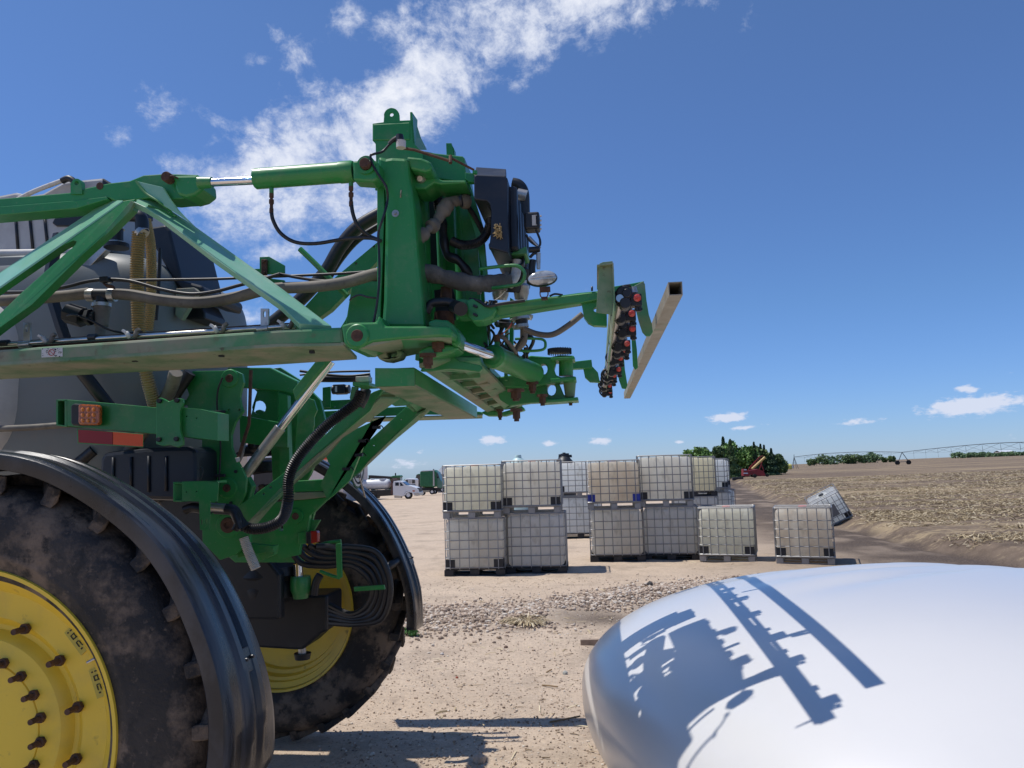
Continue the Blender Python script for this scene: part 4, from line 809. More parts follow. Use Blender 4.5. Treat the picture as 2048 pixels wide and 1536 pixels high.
# canvas sleeve, cables, braided conduits
b = MB(); b.tube([P(829,486,3.74), P(845,470,3.74), P(858,458,3.76), P(872,445,3.8), P(884,425,3.82), P(900,405,3.84), P(918,402,3.86), P(934,404,3.9)], .03, 14, rf=lambda l, T: (.034 if l < T*.2 else .018 if l < T*.3 else .034-.008*sin(l*40)) + .003*sin(l*130)); b.build('canvas_sleeve', 'cloth', SP)
for x, y in ((861,455),(922,402)): b = MB(); q = P(x,y,3.78); b.lathe(q, (1,0,.7) if x < 900 else (1,0,.1), [(.02,-.006),(.034 if x > 900 else .024,-.006),(.034 if x > 900 else .024,.006),(.02,.006)], 14); b.build('cable_tie', 'rubber', SP)
tb('gas_strut', 'rubber', [(934,410,3.95),(950,435,3.97),(968,470,4.0)], .013, seg=8)
b = MB(); b.corr([P(905,483,3.95), P(925,490,3.93), P(950,487,3.92), P(968,475,3.92), P(979,452,3.93), P(980,440,3.95)], .024, .008, .08, 12); b.build('braided_conduit', 'rubber', SP)
b = MB(); b.tube([P(884,440,3.98), P(888,480,3.97), P(895,510,3.97), P(915,520,3.97), P(932,540,3.98), P(940,560,4.0)], .026, 12, rf=lambda l, T: .024+.003*sin(l*60)); b.build('conduit_bundle', 'rubber', SP)
# rusty sensor linkage
ln_ = MB(); ln_.tube([P(798,295,3.55), P(830,300,3.55), P(900,322,3.55)], .0075, 8, curve=False); ln_.tube([P(902,316,3.56), P(925,328,3.57), P(948,340,3.6)], .006, 8, curve=False); ln_.cyl(P(901,312,3.56), P(901,326,3.54), .009, .009, 8); ln_.build('sensor_linkage', 'rust', SP)
b = MB(); b.cyl(P(802,296,3.53), P(802,282,3.53), .024, .024, 16); b.build('position_sensor', 'whiteplastic', SP); b = MB(); b.cyl(P(800,284,3.53), P(799,270,3.53), .022, .018, 12); b.tube([P(796,274,3.53), P(786,280,3.53), P(778,288,3.53)], .011, 8); b.build('sensor_plug', 'black', SP)
b = MB(); b.cyl(P(950,342,3.6), P(950,348,3.6), .012, .012, 10); b.build('ball_joint', 'green', SP)
pl('frame_tab', 'green', [(930,345),(948,346),(948,364),(938,364),(930,358)], 3.9, .04, bevel=.003)

# ---- black moulded box at the rear with ribbed back
bxm = MB(); bxm.skew([(948,352,3.75),(952,349,3.75),(1010,352,3.75),(1015,356,3.75),(1015,440,3.75),(1017,507,3.75),(1000,502,3.75),(978,496,3.75),(981,470,3.75),(982,420,3.75),(979,408,3.75),(973,402,3.75),(948,399,3.75)], (0,.9,0)); rb_ = bxm.build('plumbing_cover', 'box', SP, bevel=.02, seg=3)
bxm = MB(); bxm.slab([P(948,350,3.76), P(1012,352,3.76), P(1012,338,3.88), P(952,334,3.88)], (0,.02,-.02)); bxm.build('cover_shoulder', 'box', rb_, bevel=.003)
for i in range(5):
    Y0 = 3.84+.17*i; x0 = P(1015,360,3.75).x; b = MB(); b.box((x0+.012, Y0+.05, P(1015,430,3.75).z+.02-.012*i), (.05,.075,.34-.0*i)); b.build('cover_rib', 'box', rb_, bevel=.016, seg=2)
tb('elbow_pipe', 'black', [(1025,366,4.35),(1038,370,4.35),(1047,385,4.35),(1049,420,4.35),(1049,450,4.35)], .032, seg=14); MB().cyl(P(1035,389,4.33), P(1053,393,4.33), .036, .036, 16).build('hose_clamp', 'clamp', SP)
ct = MB(); ct.box((P(1064,442,3.9).x, 3.93, P(1064,442,3.9).z), (.078,.09,.092)); cb_ = ct.build('controller', 'black', SP, bevel=.01); b = MB(); b.box((P(1069,440,3.88).x, 3.883, P(1069,440,3.88).z), (.026,.003,.055)); b.build('controller_label', 'sign', cb_)
b = MB(); b.box((P(1073,440,3.88).x, 3.8805, P(1073,440,3.88).z), (.006,.002,.048)); b.build('label_bar', 'ink', cb_)
for yy in (432,441,450,458): b = MB(); q = P(1080,yy,3.9); b.cyl(q, q+Vector((.008,0,0)), .005, .005, 8); b.build('screw', 'clamp', cb_)
tb('sensor_lead', 'rubber', [(1072,460,3.9),(1080,480,3.9),(1078,492,3.9),(1062,484,3.9),(1052,470,3.9)], .006); tb('valve_stem_rod', 'clamp', [(1058,474,3.9),(1080,497,3.9)], .008)
for pts, r in (([(1058,500,3.88),(1070,499,3.88),(1080,498,3.88)], .016), ([(1060,515,3.88),(1068,507,3.88),(1076,508,3.88),(1077,520,3.88)], .008), ([(1066,520,3.9),(1064,540,3.9),(1067,560,3.9)], .018)): tb('valve_block', 'black', pts, r)
b = MB(); b.cyl(P(1077,506,3.85), P(1077,538,3.85), .012, .01, 10); b.build('valve_shaft', 'clamp', SP)
pl('lit_bracket', 'green', [(1022,506),(1053,492),(1054,506),(1050,508),(1022,509)], 3.9, .2, bevel=.003)
# debris nest stuck under the cover
b = MB(); rs = random.Random(5)
for i in range(60):
    q = P(990+12*rs.random(), 452+22*rs.random(), 3.74); d = Vector((rs.uniform(-1,1), rs.uniform(-1,1), rs.uniform(-1,1))).normalized()*.014; b.tube([q-d, q+d], .0022, 4, curve=False)
b.build('straw_debris', 'tanhose', rb_)
b = MB(); b.lathe(P(988,495,3.9), (0,-1,.6), [(.018,0),(.026,0),(.026,.02),(.018,.02)], 20); b.build('ring_fitting', 'clamp', SP)

# ---- taped spray hose crossing the frame, white elbow
b = MB(); b.tube([P(838,548,3.78), P(860,547,3.78), P(895,557,3.8), P(930,565,3.82), P(965,568,3.84), P(1000,564,3.86), P(1020,560,3.88)], .045, 18, rf=lambda l, T: .046+.0035*sin(l*37)+.0025*sin(l*91)-.006*(l/T)); b.build('taped_hose', 'sleeve', SP)
for x, y in ((838,549),(852,551),(960,570),(1012,563)): b = MB(); q = P(x,y,3.79+(x-838)/1800); b.lathe(q, (1,0,-.15), [(.04,-.008),(.05,-.008),(.05,.008),(.04,.008)], 18); b.build('tape_band', 'hose', SP)
tb('white_elbow', 'whiteplastic', [(1034,520,3.95),(1033,535,3.95),(1030,552,3.94),(1018,570,3.92)], .026, seg=14); b = MB(); b.lathe(P(1034,524,3.95), (.1,-1,.4), [(.03,-.02),(.042,-.02),(.042,.02),(.03,.02)], 22); b.build('pipe_collar', 'black', SP)
tb('guard_hoop', 'green', [(960,538,3.78),(990,534,3.75),(1030,531,3.72),(1046,540,3.72),(1049,552,3.72),(1040,567,3.74),(1010,573,3.76),(985,576,3.8)], .009)
tb('guard_hoop', 'green', [(1030,678,4.3),(1060,677,4.3),(1085,679,4.3),(1091,688,4.3),(1086,699,4.3),(1060,702,4.3),(1038,701,4.3)], .008)
# ---- clutter of plumbing inside the frame
rs = random.Random(11)
for i in range(16):
    b = MB(); x, y = rs.uniform(965,1050), rs.uniform(575,690); Y = rs.uniform(4.2,4.8); b.tube([P(x,y,Y), P(x+rs.uniform(-25,25),y+rs.uniform(10,30),Y), P(x+rs.uniform(-20,20),y+rs.uniform(30,60),Y+.1)], rs.uniform(.005,.014), 7); b.build('hose_loop', 'rubber', SP)
for i, (x, y, Y, r, h) in enumerate(((1000,600,4.4,.05,.1),(985,628,4.4,.045,.08),(1025,585,4.3,.05,.09),(1042,600,4.35,.045,.14),(1008,655,4.5,.06,.05),(1045,560,4.2,.04,.1),(1052,640,4.3,.04,.05),(1048,622,4.3,.045,.06))): q = P(x,y,Y); MB().lathe(q, (0.1,-.2,1), [(0,0),(r*.8,0),(r,h*.3),(r,h*.6),(r*.6,h*.7),(r*.6,h),(0,h)], 12).build('filter_bowl', 'black' if i % 3 else 'clamp', SP)
for i, (px, py, Y, col) in enumerate(((1000,670,4.2,'redink'),(1010,662,4.2,'tanhose'),(990,600,4.2,'clamp'),(1020,640,4.2,'whiteplastic'))):
    tb('wire', col, [(px,py,Y),(px+12,py-8,Y),(px+22,py-20,Y),(px+26,py-34,Y)], .0035, seg=5)
pl('frame_far_post', 'green', [(1010,640),(1016,640),(1014,760),(1008,760)], 4.6, .06, bevel=.002); pl('frame_far_post', 'green', [(962,650),(978,640),(985,760),(968,760)], 4.5, .05, bevel=.002); pl('frame_far_post', 'green', [(1020,595),(1028,600),(1026,700),(1018,700)], 4.7, .05, bevel=.002)
tb('drop_pipe', 'hose', [(1048,628,4.25),(1048,650,4.25),(1047,680,4.25),(1041,690,4.25),(1028,700,4.25)], .022, seg=12)
tb('drop_pipe', 'hose', [(1048,658,4.1),(1075,668,4.1),(1105,669,4.1),(1135,652,4.1),(1165,628,4.1)], .016, seg=12)
b = MB(); b.cyl(P(1041,610,4.2), P(1043,650,4.2), .045, .03, 14); b.build('strainer', 'black', SP); MB().cyl(P(1041,634,4.2), P(1042,640,4.2), .05, .05, 16).build('hose_clamp', 'clamp', SP); MB().cyl(P(1041,650,4.2), P(1042,656,4.2), .045, .045, 16).build('hose_clamp', 'clamp', SP)
tb('spray_elbow', 'black', [(852,625,3.7),(862,608,3.7),(880,604,3.7),(900,605,3.7),(914,612,3.7),(920,618,3.65)], .022, seg=12); b = MB(); b.cyl(P(908,612,3.72), P(922,618,3.6), .032, .034, 18); b.build('cap', 'black', SP)
b = MB(); b.cyl(P(893,575,3.85), P(893,600,3.85), .03, .03, 16); b.build('rusty_spindle', 'rust', SP); b = MB(); b.cyl(P(888,625,3.85), P(888,648,3.85), .05, .055, 16); b.build('rusty_spindle', 'rust', SP)
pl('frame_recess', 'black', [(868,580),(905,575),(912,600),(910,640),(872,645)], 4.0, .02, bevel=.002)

# ---- work light on the rear arm
lp = MB(); q = P(1085,555,3.6); lp.lathe(q, (.12,-1,.05), [(0,0),(.055,-.002),(.07,-.012),(.074,-.03),(.05,-.055),(0,-.06)], 40); lo_ = lp.build('lamp_housing', 'black', SP)
for v in lo_.data.vertices: v.co.z = q.z + (v.co.z-q.z)*.53 + (v.co.x-q.x)*.08
lp = MB(); lp.lathe(q, (.12,-1,.05), [(0,.012),(.03,.01),(.055,.004),(.068,-.006)], 40); le = lp.build('lamp_lens', 'lens', lo_)
for v in le.data.vertices: v.co.z = q.z + (v.co.z-q.z)*.53 + (v.co.x-q.x)*.08
b = MB(); b.beam(q+Vector((-.06,-.014,-.004)), q+Vector((.06,-.014,.006)), .003, .005); b.build('lens_bar', 'whiteplastic', lo_)
b = MB(); b.box(P(1090,579,3.6), (.05,.03,.022)); b.tube([P(1080,583,3.6), P(1081,592,3.6), P(1087,597,3.62), P(1095,592,3.6), P(1096,583,3.6)], .003, 6); b.box(P(1089,597,3.62), (.03,.03,.012)); b.build('lamp_bracket', 'rust', lo_)
tb('lamp_lead', 'rubber', [(1100,592,3.64),(1110,588,3.66),(1125,590,3.68)], .005)
# rear arm carrying the nozzle rack
arm = MB(); arm.skew([(976,615,3.72),(992,609,3.7),(1080,596,3.68),(1160,585,3.66),(1215,580,3.64),(1215,596,3.64),(1160,607,3.66),(1080,620,3.68),(1000,633,3.72),(985,640,3.72),(965,640,3.72)], (0,.07,0)); ra = arm.build('rear_arm', 'green', SP, bevel=.006)
pl('arm_bracket', 'green', [(932,600),(945,596),(960,604),(992,613),(994,620),(985,634),(965,643),(946,644),(935,632)], 3.68, .14, bevel=.012, parent=ra); pl('arm_mount', 'green', [(902,610),(914,596),(935,597),(944,608),(944,632),(915,632),(905,625)], 3.72, .16, bevel=.014, parent=ra)
for x, y in ((949,612),(949,629),(953,614),(953,631)): pin(x,y,3.68,.007,.014,'black',ra)
pl('arm_gusset', 'green', [(1163,605),(1200,600),(1213,600),(1214,652),(1188,651),(1176,645),(1168,634)], 3.68, .05, bevel=.004, parent=ra, holes=[circ(1192,619,5,10)])
tb('arm_lead', 'rubber', [(940,598,3.7),(958,602,3.68),(975,612,3.66),(1000,608,3.66),(1050,601,3.66)], .008)
arm = MB(); arm.skew([(1140,724,5.6),(1183,719,5.6),(1185,736,5.6),(1140,738,5.6)], (0,.08,0)); arm.build('rear_arm', 'green', SP, bevel=.004); pl('arm_gusset', 'green', [(1166,735),(1185,733),(1196,745),(1200,765),(1180,764),(1170,755)], 5.65, .05, bevel=.003)
# nozzle rack: slotted guard plate, nozzle bodies and square bumper tube, all running across the machine
def rail(a, b_, name, mt, w_, h_, parent=SP, **k): return MB().beam(a, b_, w_, h_).build(name, mt, parent, **k)
g0, g1 = P(1205,575,3.25), P(1200,765,7.0); g0 = Vector((g0.x, 3.25, g0.z)); g1 = Vector((g1.x, 7.0, g1.z))
def along(t, dx=0, dz=0): q = g0.lerp(g1, t); return q+Vector((dx, 0, dz))
hgt = .105; web = []
front = [along(0,.045,hgt), along(1,.045,hgt), along(1,.045,-hgt), along(0,.045,-hgt)]; holes = []
for i in range(9):
    t0 = .06+i*.103; holes.append([along(t0,.045,.05), along(t0+.05,.045,.05), along(t0+.05,.045,-.02), along(t0,.045,-.02)])
b = MB(); b.slab(front, (.006,0,0), holes); rack = b.build('nozzle_guard', 'tan_dust', SP, bevel=.001)
b = MB(); b.slab([along(0,.045,hgt), along(.12,.045,hgt), along(.12,-.02,hgt-.004), along(0,-.02,hgt-.004)], (0,0,-.005)); b.build('guard_flange', 'tan_dust', rack)
b = MB(); b.plate([(1199,527),(1206,524),(1225,522),(1228,540),(1223,629),(1192,625)], 3.28, .006); b.build('guard_cheek', 'tan_dust', rack, bevel=.001)
n0, n1 = P(1262,600,3.35), P(1219,782,6.9)
hd = MB(); hd.tube([n0+Vector((-.05,-.05,.0)), n1+Vector((-.05,0,0))], .017, 12, curve=False); hd.build('nozzle_header', 'steel', rack)
for i in range(11):
    t = i/10; q = n0.lerp(n1, t)+Vector((.02*sin(t*5)-.012*(i % 2), .03*sin(i*2.3), .012*sin(i*1.7))); b = MB()
    b.cyl(q+Vector((-.03,-.045,.022)), q+Vector((-.03,.03,.022)), .034, .034, 14); b.tube([q+Vector((-.05,-.02,-.03)), q+Vector((-.07,-.03,.01)), q+Vector((-.045,-.03,.05)), q+Vector((.0,-.02,.06))], .008, 6); b.cyl(q+Vector((-.028,-.055,-.022)), q+Vector((-.028,.02,-.022)), .025, .025, 14); b.box(q+Vector((.02,0,-.005)), (.05,.06,.055)); b.cyl(q+Vector((-.02,-.058,.02)), q+Vector((-.02,-.045,.02)), .02, .02, 12)
    nb = b.build('nozzle_body', 'black', rack, bevel=.003, seg=1); tp = MB(); tp.lathe(q+Vector((.025,-.035,0)), (0,-1,0), [(.01,0),(.0165,.002),(.0165,.008),(.011,.01),(.009,.02),(.0,.02)], 16); tp.box(q+Vector((.025,-.056,0)), (.028,.008,.006)); tp.build('nozzle_tip', 'redtip', nb)
    cp = MB(); cp.cyl(q+Vector((.012,-.01,.028)), q+Vector((.012,-.01,.055)), .019, .015, 12); cp.build('nozzle_cap', 'clamp', nb)
    st_ = MB(); st_.cyl(q+Vector((.03,-.01,-.03)), q+Vector((.03,-.01,-.055)), .015, .011, 8); [st_.box(q+Vector((.03+.013*cos(a), -.01+.013*sin(a), -.045)), (.008,.008,.012)) for a in np.arange(0,6.2,1.05)]; st_.build('drop_nozzle', 'black', nb)
    gc = MB(); gc.cyl(q+Vector((-.02,.09,.01)), q+Vector((-.02,.13,.01)), .022, .022, 10); gc.build('check_valve', 'clamp', nb)
t0_, t1_ = P(1351,577,3.35), P(1254,791,7.6)
dv = (t1_-t0_).normalized(); sd = dv.cross(Vector((0,0,1))).normalized(); up_ = sd.cross(dv); hw = .03; bt = MB()
for (i, j, wi, wj) in ((0,1,2*hw,.004),(0,-1,2*hw,.004),(1,0,.004,2*hw-.008),(-1,0,.004,2*hw-.008)):
    o_ = sd*(i*(hw-.002))+up_*(j*(hw-.002)); bt.beam(t0_+o_, t1_+o_, wi, wj)
bt.build('bumper_tube', 'dirty_steel', rack)
def hang(yk, x0, y0, x1, y1, w0, w1):   # flat green hangers from the rack down to the bumper tube
    pl('tube_hanger', 'green', [(x0-w0,y0),(x0+w0*.3,y0-6),(x0+w0,y0+20),(x1+w1,y1-14)]+arcp(x1,y1-8,w1,0,-150,6)+[(x0-w0,y0+60)], yk, .02, bevel=.003, parent=rack)
pl('tube_hanger', 'green_dusty', [(1268,572),(1286,562),(1290,568),(1293,600),(1298,630),(1304,648),(1306,664),(1300,672),(1292,672),(1285,664),(1277,640),(1270,610),(1274,592),(1268,585)], 3.95, .02, bevel=.003, parent=rack)
pl('tube_hanger', 'green', [(1262,655),(1268,650),(1274,700),(1276,735),(1271,740),(1266,732)], 4.9, .02, bevel=.003, parent=rack)
pl('tube_hanger', 'green', [(1236,700),(1247,700),(1250,740),(1255,770),(1252,778),(1244,777),(1238,760),(1233,725)], 5.9, .02, bevel=.003, parent=rack)
pl('rack_top_arm', 'green', [(1215,575),(1268,566),(1288,562),(1288,574),(1215,592)], 3.98, .03, bevel=.003, parent=rack)
tb('bolt', 'black', [(1184,573,3.65),(1184,582,3.65)], .005, seg=6)

# ---- lower hinge casting, fold cylinder, bottom beam
hb = pl('hinge_bracket', 'green', [(682,650),(700,645),(752,644),(757,630),(764,640),(770,652),(893,652),(900,655),(905,664),(903,675),(880,673),(800,678),(745,684),(716,698),(700,698),(688,688)], 3.46, .3, bevel=.01)
b = MB(); b.slab([P(688,690,3.47), P(716,699,3.47), P(745,685,3.47), P(800,679,3.47), P(903,676,3.47), P(904,688,3.62), P(858,692,3.8), P(838,708,3.9), P(800,716,3.95), P(776,714,3.9), P(745,700,3.8)], (0,0,.015)); b.build('hinge_underside', 'tan_dust', hb, bevel=.003)
b = MB(); b.lathe(P(714,671,3.45), (0,-1,0), [(.026,0),(.05,0),(.056,-.006),(.056,-.03)], 30); b.build('pin_boss', 'green', hb); b = MB(); b.lathe(P(714,671,3.45), (0,-1,0), [(0,.004),(.026,.004),(.029,0)], 24); b.build('pivot_pin', 'rust', hb)
pl('hinge_loop', 'tan_dust', [(745,702),(765,690),(792,694),(806,704),(800,716),(778,722),(760,720)], 3.75, .1, bevel=.012, parent=hb, holes=[circ(783,706,10,12,9)])
b = MB(); b.cyl(P(757,700,3.78), P(757,712,3.78), .026, .02, 16); b.build('pivot_pin', 'rust', hb)
pl('hinge_ear', 'green', [(855,643),(870,638),(895,640),(908,650),(918,665),(922,684),(916,695),(903,690),(896,668),(858,655)], 3.6, .2, bevel=.012)
for x, y, Y, r in ((876,690,3.62,.03),(856,722,3.62,.024),(1033,830,4.2,.02),(1000,829,4.9,.014),(1065,775,4.6,.022),(1032,790,4.5,.03),(1085,800,4.7,.02),(1141,800,4.9,.016)):
    q = P(x,y,Y); b = MB(); b.cyl(q+Vector((0,0,.035)), q+Vector((0,0,.02)), r*1.7, r*1.7, 16); b.cyl(q+Vector((0,0,.02)), q+Vector((0,0,-.02)), r*1.1, r*1.1, 6); b.cyl(q+Vector((0,0,-.02)), q+Vector((0,0,-.035)), r*.7, r*.7, 10); b.build('hinge_bolt', 'rust', SP)
pl('lower_ear', 'green', [(838,700),(856,692),(880,690),(905,690),(918,696),(905,704),(870,712),(838,716)], 3.62, .18, bevel=.01)
A, B = P(908,685,3.68), P(992,714,4.05); MB().cyl(A, B, .026, .026, 28).build('cylinder_rod', 'chrome', SP); A, B = P(985,712,4.02), P(1072,748,4.65); ln = (B-A).length
b = MB(); b.lathe(A, B-A, [(0,0),(.05,0),(.064,.012),(.066,.05),(.062,.06),(.062,ln-.03),(.045,ln),(0,ln+.01)], 36); fc = b.build('hydraulic_cylinder', 'green', SP, ang=30)
MB().cyl(P(994,683,4.1), P(994,700,4.1), .014, .016, 12).build('port_boss', 'green', fc); MB().cyl(P(994,670,4.1), P(994,684,4.1), .018, .018, 8).build('hose_fitting', 'rust', fc); tb('hydraulic_hose', 'hose', [(996,672,4.1),(1010,678,4.1),(1025,695,4.15),(1032,706,4.2)], .011)
MB().cyl(P(1052,695,4.5), P(1052,718,4.5), .014, .014, 8).build('hose_fitting', 'rust', fc)
# bottom box beam running across the machine
z_t, z_b = P(790,736,3.72).z, P(790,772,3.72).z; x0, x1 = P(750,750,3.72).x, P(829,750,3.72).x; Yf = 5.75; zf = P(930,837,Yf).z; dz = zf-z_b; dxf = (P(902,837,Yf).x-x0)
bb = MB(); bb.slab([Vector((x0,3.72,z_t)), Vector((x1,3.72,z_t)), Vector((x1,3.72,z_b)), Vector((x0,3.72,z_b))], (dxf*.6, Yf-3.72, dz)); bb.build('cross_beam', 'green_dusty', SP, bevel=.006)
b = MB(); b.slab([Vector((x1+.001,3.728,z_t-.004)), Vector((x1+.001+dxf*.6,Yf,z_t+dz-.004)), Vector((x1+.001+dxf*.6,Yf,z_b+dz+.004)), Vector((x1+.001,3.728,z_b+.004))], (.002,0,0)); b.build('beam_side', 'green', SP)
pl('beam_front', 'green', [(750,736),(829,736.5),(829,772),(750,773)], 3.714, .006, bevel=.001)
b = MB(); b.slab([Vector((x0+.004,3.726,z_b-.003)), Vector((x1-.004,3.726,z_b-.003)), Vector((x1-.004+dxf*.6,Yf,z_b+dz-.003)), Vector((x0+.004+dxf*.6,Yf,z_b+dz-.003))], (0,0,.002)); b.build('beam_underside', 'tan_dust', SP)
# slatted floor of the centre frame, seen from below
fl = MB(); Za = P(880,722,3.9).z; 
def low(px, py, Y): return P(px, py, Y)
for k, (a, b_, c_, d_) in enumerate((((838,735,3.75),(858,728,3.75),(1000,828,5.6),(985,832,5.6)), ((905,722,3.8),(960,728,4.0),(1045,815,5.6),(1010,820,5.4)), ((860,722,3.7),(960,722,3.9),(965,738,4.0),(850,738,3.75)))):
    fl.slab([P(*a), P(*b_), P(*c_), P(*d_)], (0,0,.02))
for t in (0.0,.2,.37,.52,.66,.8,.93):
    q0 = P(870+130*t, 738+88*t, 3.85+1.7*t); q1 = P(925+105*t, 736+76*t, 3.9+1.5*t); fl.beam(q0, q1+Vector((.04,0,0)), .05-.02*t, .03)
fl.build('slatted_floor', 'green_dusty', SP, bevel=.003)
b = MB(); b.slab([P(838,728,3.9), P(960,722,4.1), P(1048,806,5.9), P(985,826,5.9)], (0,0,.03)); b.build('floor_deck', 'green', SP)
pl('floor_lip', 'green', [(857,715),(880,708),(905,712),(920,722),(960,730),(965,738),(958,744),(930,740),(900,738),(865,742),(840,742)], 3.78, .04, bevel=.004)
# far hinge castings with their round openings
pl('far_hinge', 'green', [(1050,714),(1062,711),(1100,714),(1120,710),(1148,711),(1149,716),(1122,717),(1112,722),(1108,738),(1112,750),(1122,754),(1150,752),(1152,758),(1120,764),(1060,775),(1000,772),(990,755),(1035,748)], 4.75, .1, bevel=.01, holes=[circ(1087,738,8,12,11),circ(1116,735,0.1,3)][:1])
pl('far_hinge', 'green', [(990,770),(1030,772),(1080,765),(1116,762),(1122,775),(1128,790),(1155,796),(1156,800),(1130,803),(1060,806),(1020,812),(1000,800)], 4.85, .1, bevel=.01, holes=[circ(1103,779,9,12,12),circ(1130,785,0.1,3)][:1])
MB().cyl(P(1132,716,4.8), P(1132,752,4.8), .045, .045, 22).build('hinge_post', 'green', SP); b = MB(); b.cyl(P(1139,762,4.85), P(1140,794,4.85), .042, .03, 22); b.build('hinge_post', 'green_dusty', SP)
b = MB(); b.cyl(P(1119,706,4.8), P(1119,698,4.8), .072, .072, 28); [b.box(P(1119,703,4.8)+Vector((.073*cos(a), .073*sin(a), 0)), (.006,.006,.035)) for a in np.arange(0,6.28,.22)]; b.build('threaded_knob', 'black', SP)
pl('hinge_flange', 'green', [(1102,715),(1149,713),(1150,718),(1102,721)], 4.7, .2, bevel=.005); pl('hinge_flange', 'green', [(1100,757),(1152,753),(1152,760),(1100,765)], 4.7, .2, bevel=.005); pl('hinge_flange', 'green', [(1085,800),(1156,794),(1157,801),(1085,806)], 4.75, .2, bevel=.005)
pl('frame_shoe', 'green', [(960,825),(975,820),(1005,824),(1045,812),(1050,820),(1010,832),(975,832)], 5.4, .1, bevel=.01)

# ---- far boom rail behind
pl('far_boom_chord', 'green', [(560,830),(622,824),(840,811),(965,824),(965,830),(840,829),(624,838),(560,842)], 6.9, .04, bevel=.004); b = MB(); b.slab([P(560,843,6.9), P(624,839,6.9), P(965,831,6.9), P(965,837,7.15), P(624,848,7.15), P(560,852,7.15)], (0,0,.01)); b.build('far_chord_floor', 'tan_dust', SP)
fr = pl('far_boom_rail', 'green', [(560,806),(633,802),(740,797),(740,816),(633,820),(560,824)], 6.7, .04, bevel=.003, holes=[circ(x, 814-(x-640)*.03, 1.6, 6) for x in (648,669,692,715)])
pl('far_boom_post', 'green', [(645,775),(661,773),(661,815),(645,816)], 6.65, .02, bevel=.002)
for pts, r in (([(600,742,6.5),(660,750,6.5),(700,752,6.5),(740,748,6.5)], .012), ([(600,750,6.6),(660,744,6.6),(740,742,6.6)], .01), ([(640,757,6.6),(690,757,6.6),(740,756,6.6)], .035)): tb('far_hose', 'rubber', pts, r)
mo = MB(); c = P(681,779,6.3); mo.box(c, (.1,.1,.08)); mo.cyl(c+Vector((-.07,0,0)), c+Vector((-.04,0,0)), .04, .04, 14); mo.cyl(c+Vector((.04,0,0)), c+Vector((.08,0,0)), .035, .04, 10); mo.build('far_valve_motor', 'black', SP, bevel=.006); b = MB(); b.box(P(672,778,6.24), (.018,.004,.05)); b.build('motor_label', 'sign', SP)

# ---- chassis side plates and lift arms
cp_ = pl('chassis_plate', 'green', [(352,800),(372,800),(378,790),(372,770),(385,742),(470,741),(484,748),(487,765),(482,780),(479,795),(482,812),(486,822),(470,845),(462,870),(463,895),(470,915),(483,937),(492,957),(490,985),(484,1000),(475,1015),(470,1040),(500,1060),(500,1085),(470,1110),(440,1120),(405,1085),(402,960),(404,880),(352,872)], 4.75, .03, holes=[circ(457,820,2,8),circ(479,820,2,8),circ(370,815,6,8)], bevel=.003)
for x, y, r, rg_, lab in ((460,757,.027,.055,0),(455,976,.026,.06,0),(457,1050,.05,.075,1)):
    q = P(x,y,4.75); b = MB(); b.lathe(q, (0,-1,0), [(r,.01),(rg_,.01),(rg_*1.12,0)], 28); b.build('pin_boss', 'green', cp_); b = MB(); b.lathe(q, (0,-1,0), [(0,.012),(r*.4,.012),(r*.42,.018),(r*.9,.018),(r,.01)], 24); b.build('pivot_pin', 'rust', cp_)
for x, y in ((472,943),(462,1006),(477,907)): pin(x,y,4.75,.011,.012,'black',cp_)
tb('chassis_cable', 'rubber', [(445,755,4.72),(436,780,4.72),(434,810,4.72),(438,850,4.72),(441,890,4.72),(440,930,4.72),(437,970,4.72),(433,1000,4.72),(432,1020,4.72)], .006)
for y in (824,951): MB().box(P(440,y,4.72), (.07,.02,.02)).build('cable_clip', 'black', cp_, bevel=.003)
pl('chassis_plate', 'green', [(500,742),(560,735),(600,760),(640,800),(650,840),(648,870),(640,900),(620,950),(600,980),(560,1000),(545,960),(540,850),(530,800),(500,770)], 5.5, .04, holes=[circ(518,835,12,12,16)], bevel=.003)
pl('cross_member', 'green', [(479,830),(560,845),(575,850),(575,895),(540,893),(480,885)], 5.1, .05, bevel=.003); pl('cross_member', 'green', [(455,735),(540,735),(594,762),(596,790),(560,782),(455,772)], 5.15, .1, bevel=.006)
pl('frame_post', 'green', [(556,785),(575,790),(580,960),(560,960)], 5.15, .06, bevel=.003); pl('rear_plate', 'green', [(515,780),(556,770),(556,850),(500,838)], 5.4, .02, bevel=.002, holes=[arcp(518,815,14,0,360,12)[:-1]])
pl('wavy_plate', 'green', [(600,790),(628,800),(634,820),(628,835),(628,850),(622,880),(600,905),(590,900),(594,840)], 5.0, .02, bevel=.003)
st = MB(); st.skew([(498,740,4.65),(504,740,4.65),(500,848,4.65),(478,920,4.65),(472,918,4.65),(495,846,4.65)], (0,.012,0)); st.build('rusty_strap', 'rust', SP); pl('strap_ear', 'whiteplastic', [(470,916),(478,914),(479,922),(473,925)], 4.64, .01, bevel=.002)
# chrome lift cylinder
A, B = P(662,722,4.85), P(487,953,4.85); Cc_ = A.lerp(B, .6); MB().cyl(A, Cc_, .031, .031, 30).build('lift_rod', 'chrome', SP); MB().cyl(A.lerp(B, .58), B, .037, .037, 28).build('rod_sleeve', 'clamp', SP)
pl('lift_cylinder_mount', 'green', [(477,945),(494,950),(506,972),(498,1000),(480,1010),(470,985)], 4.83, .06, bevel=.01)
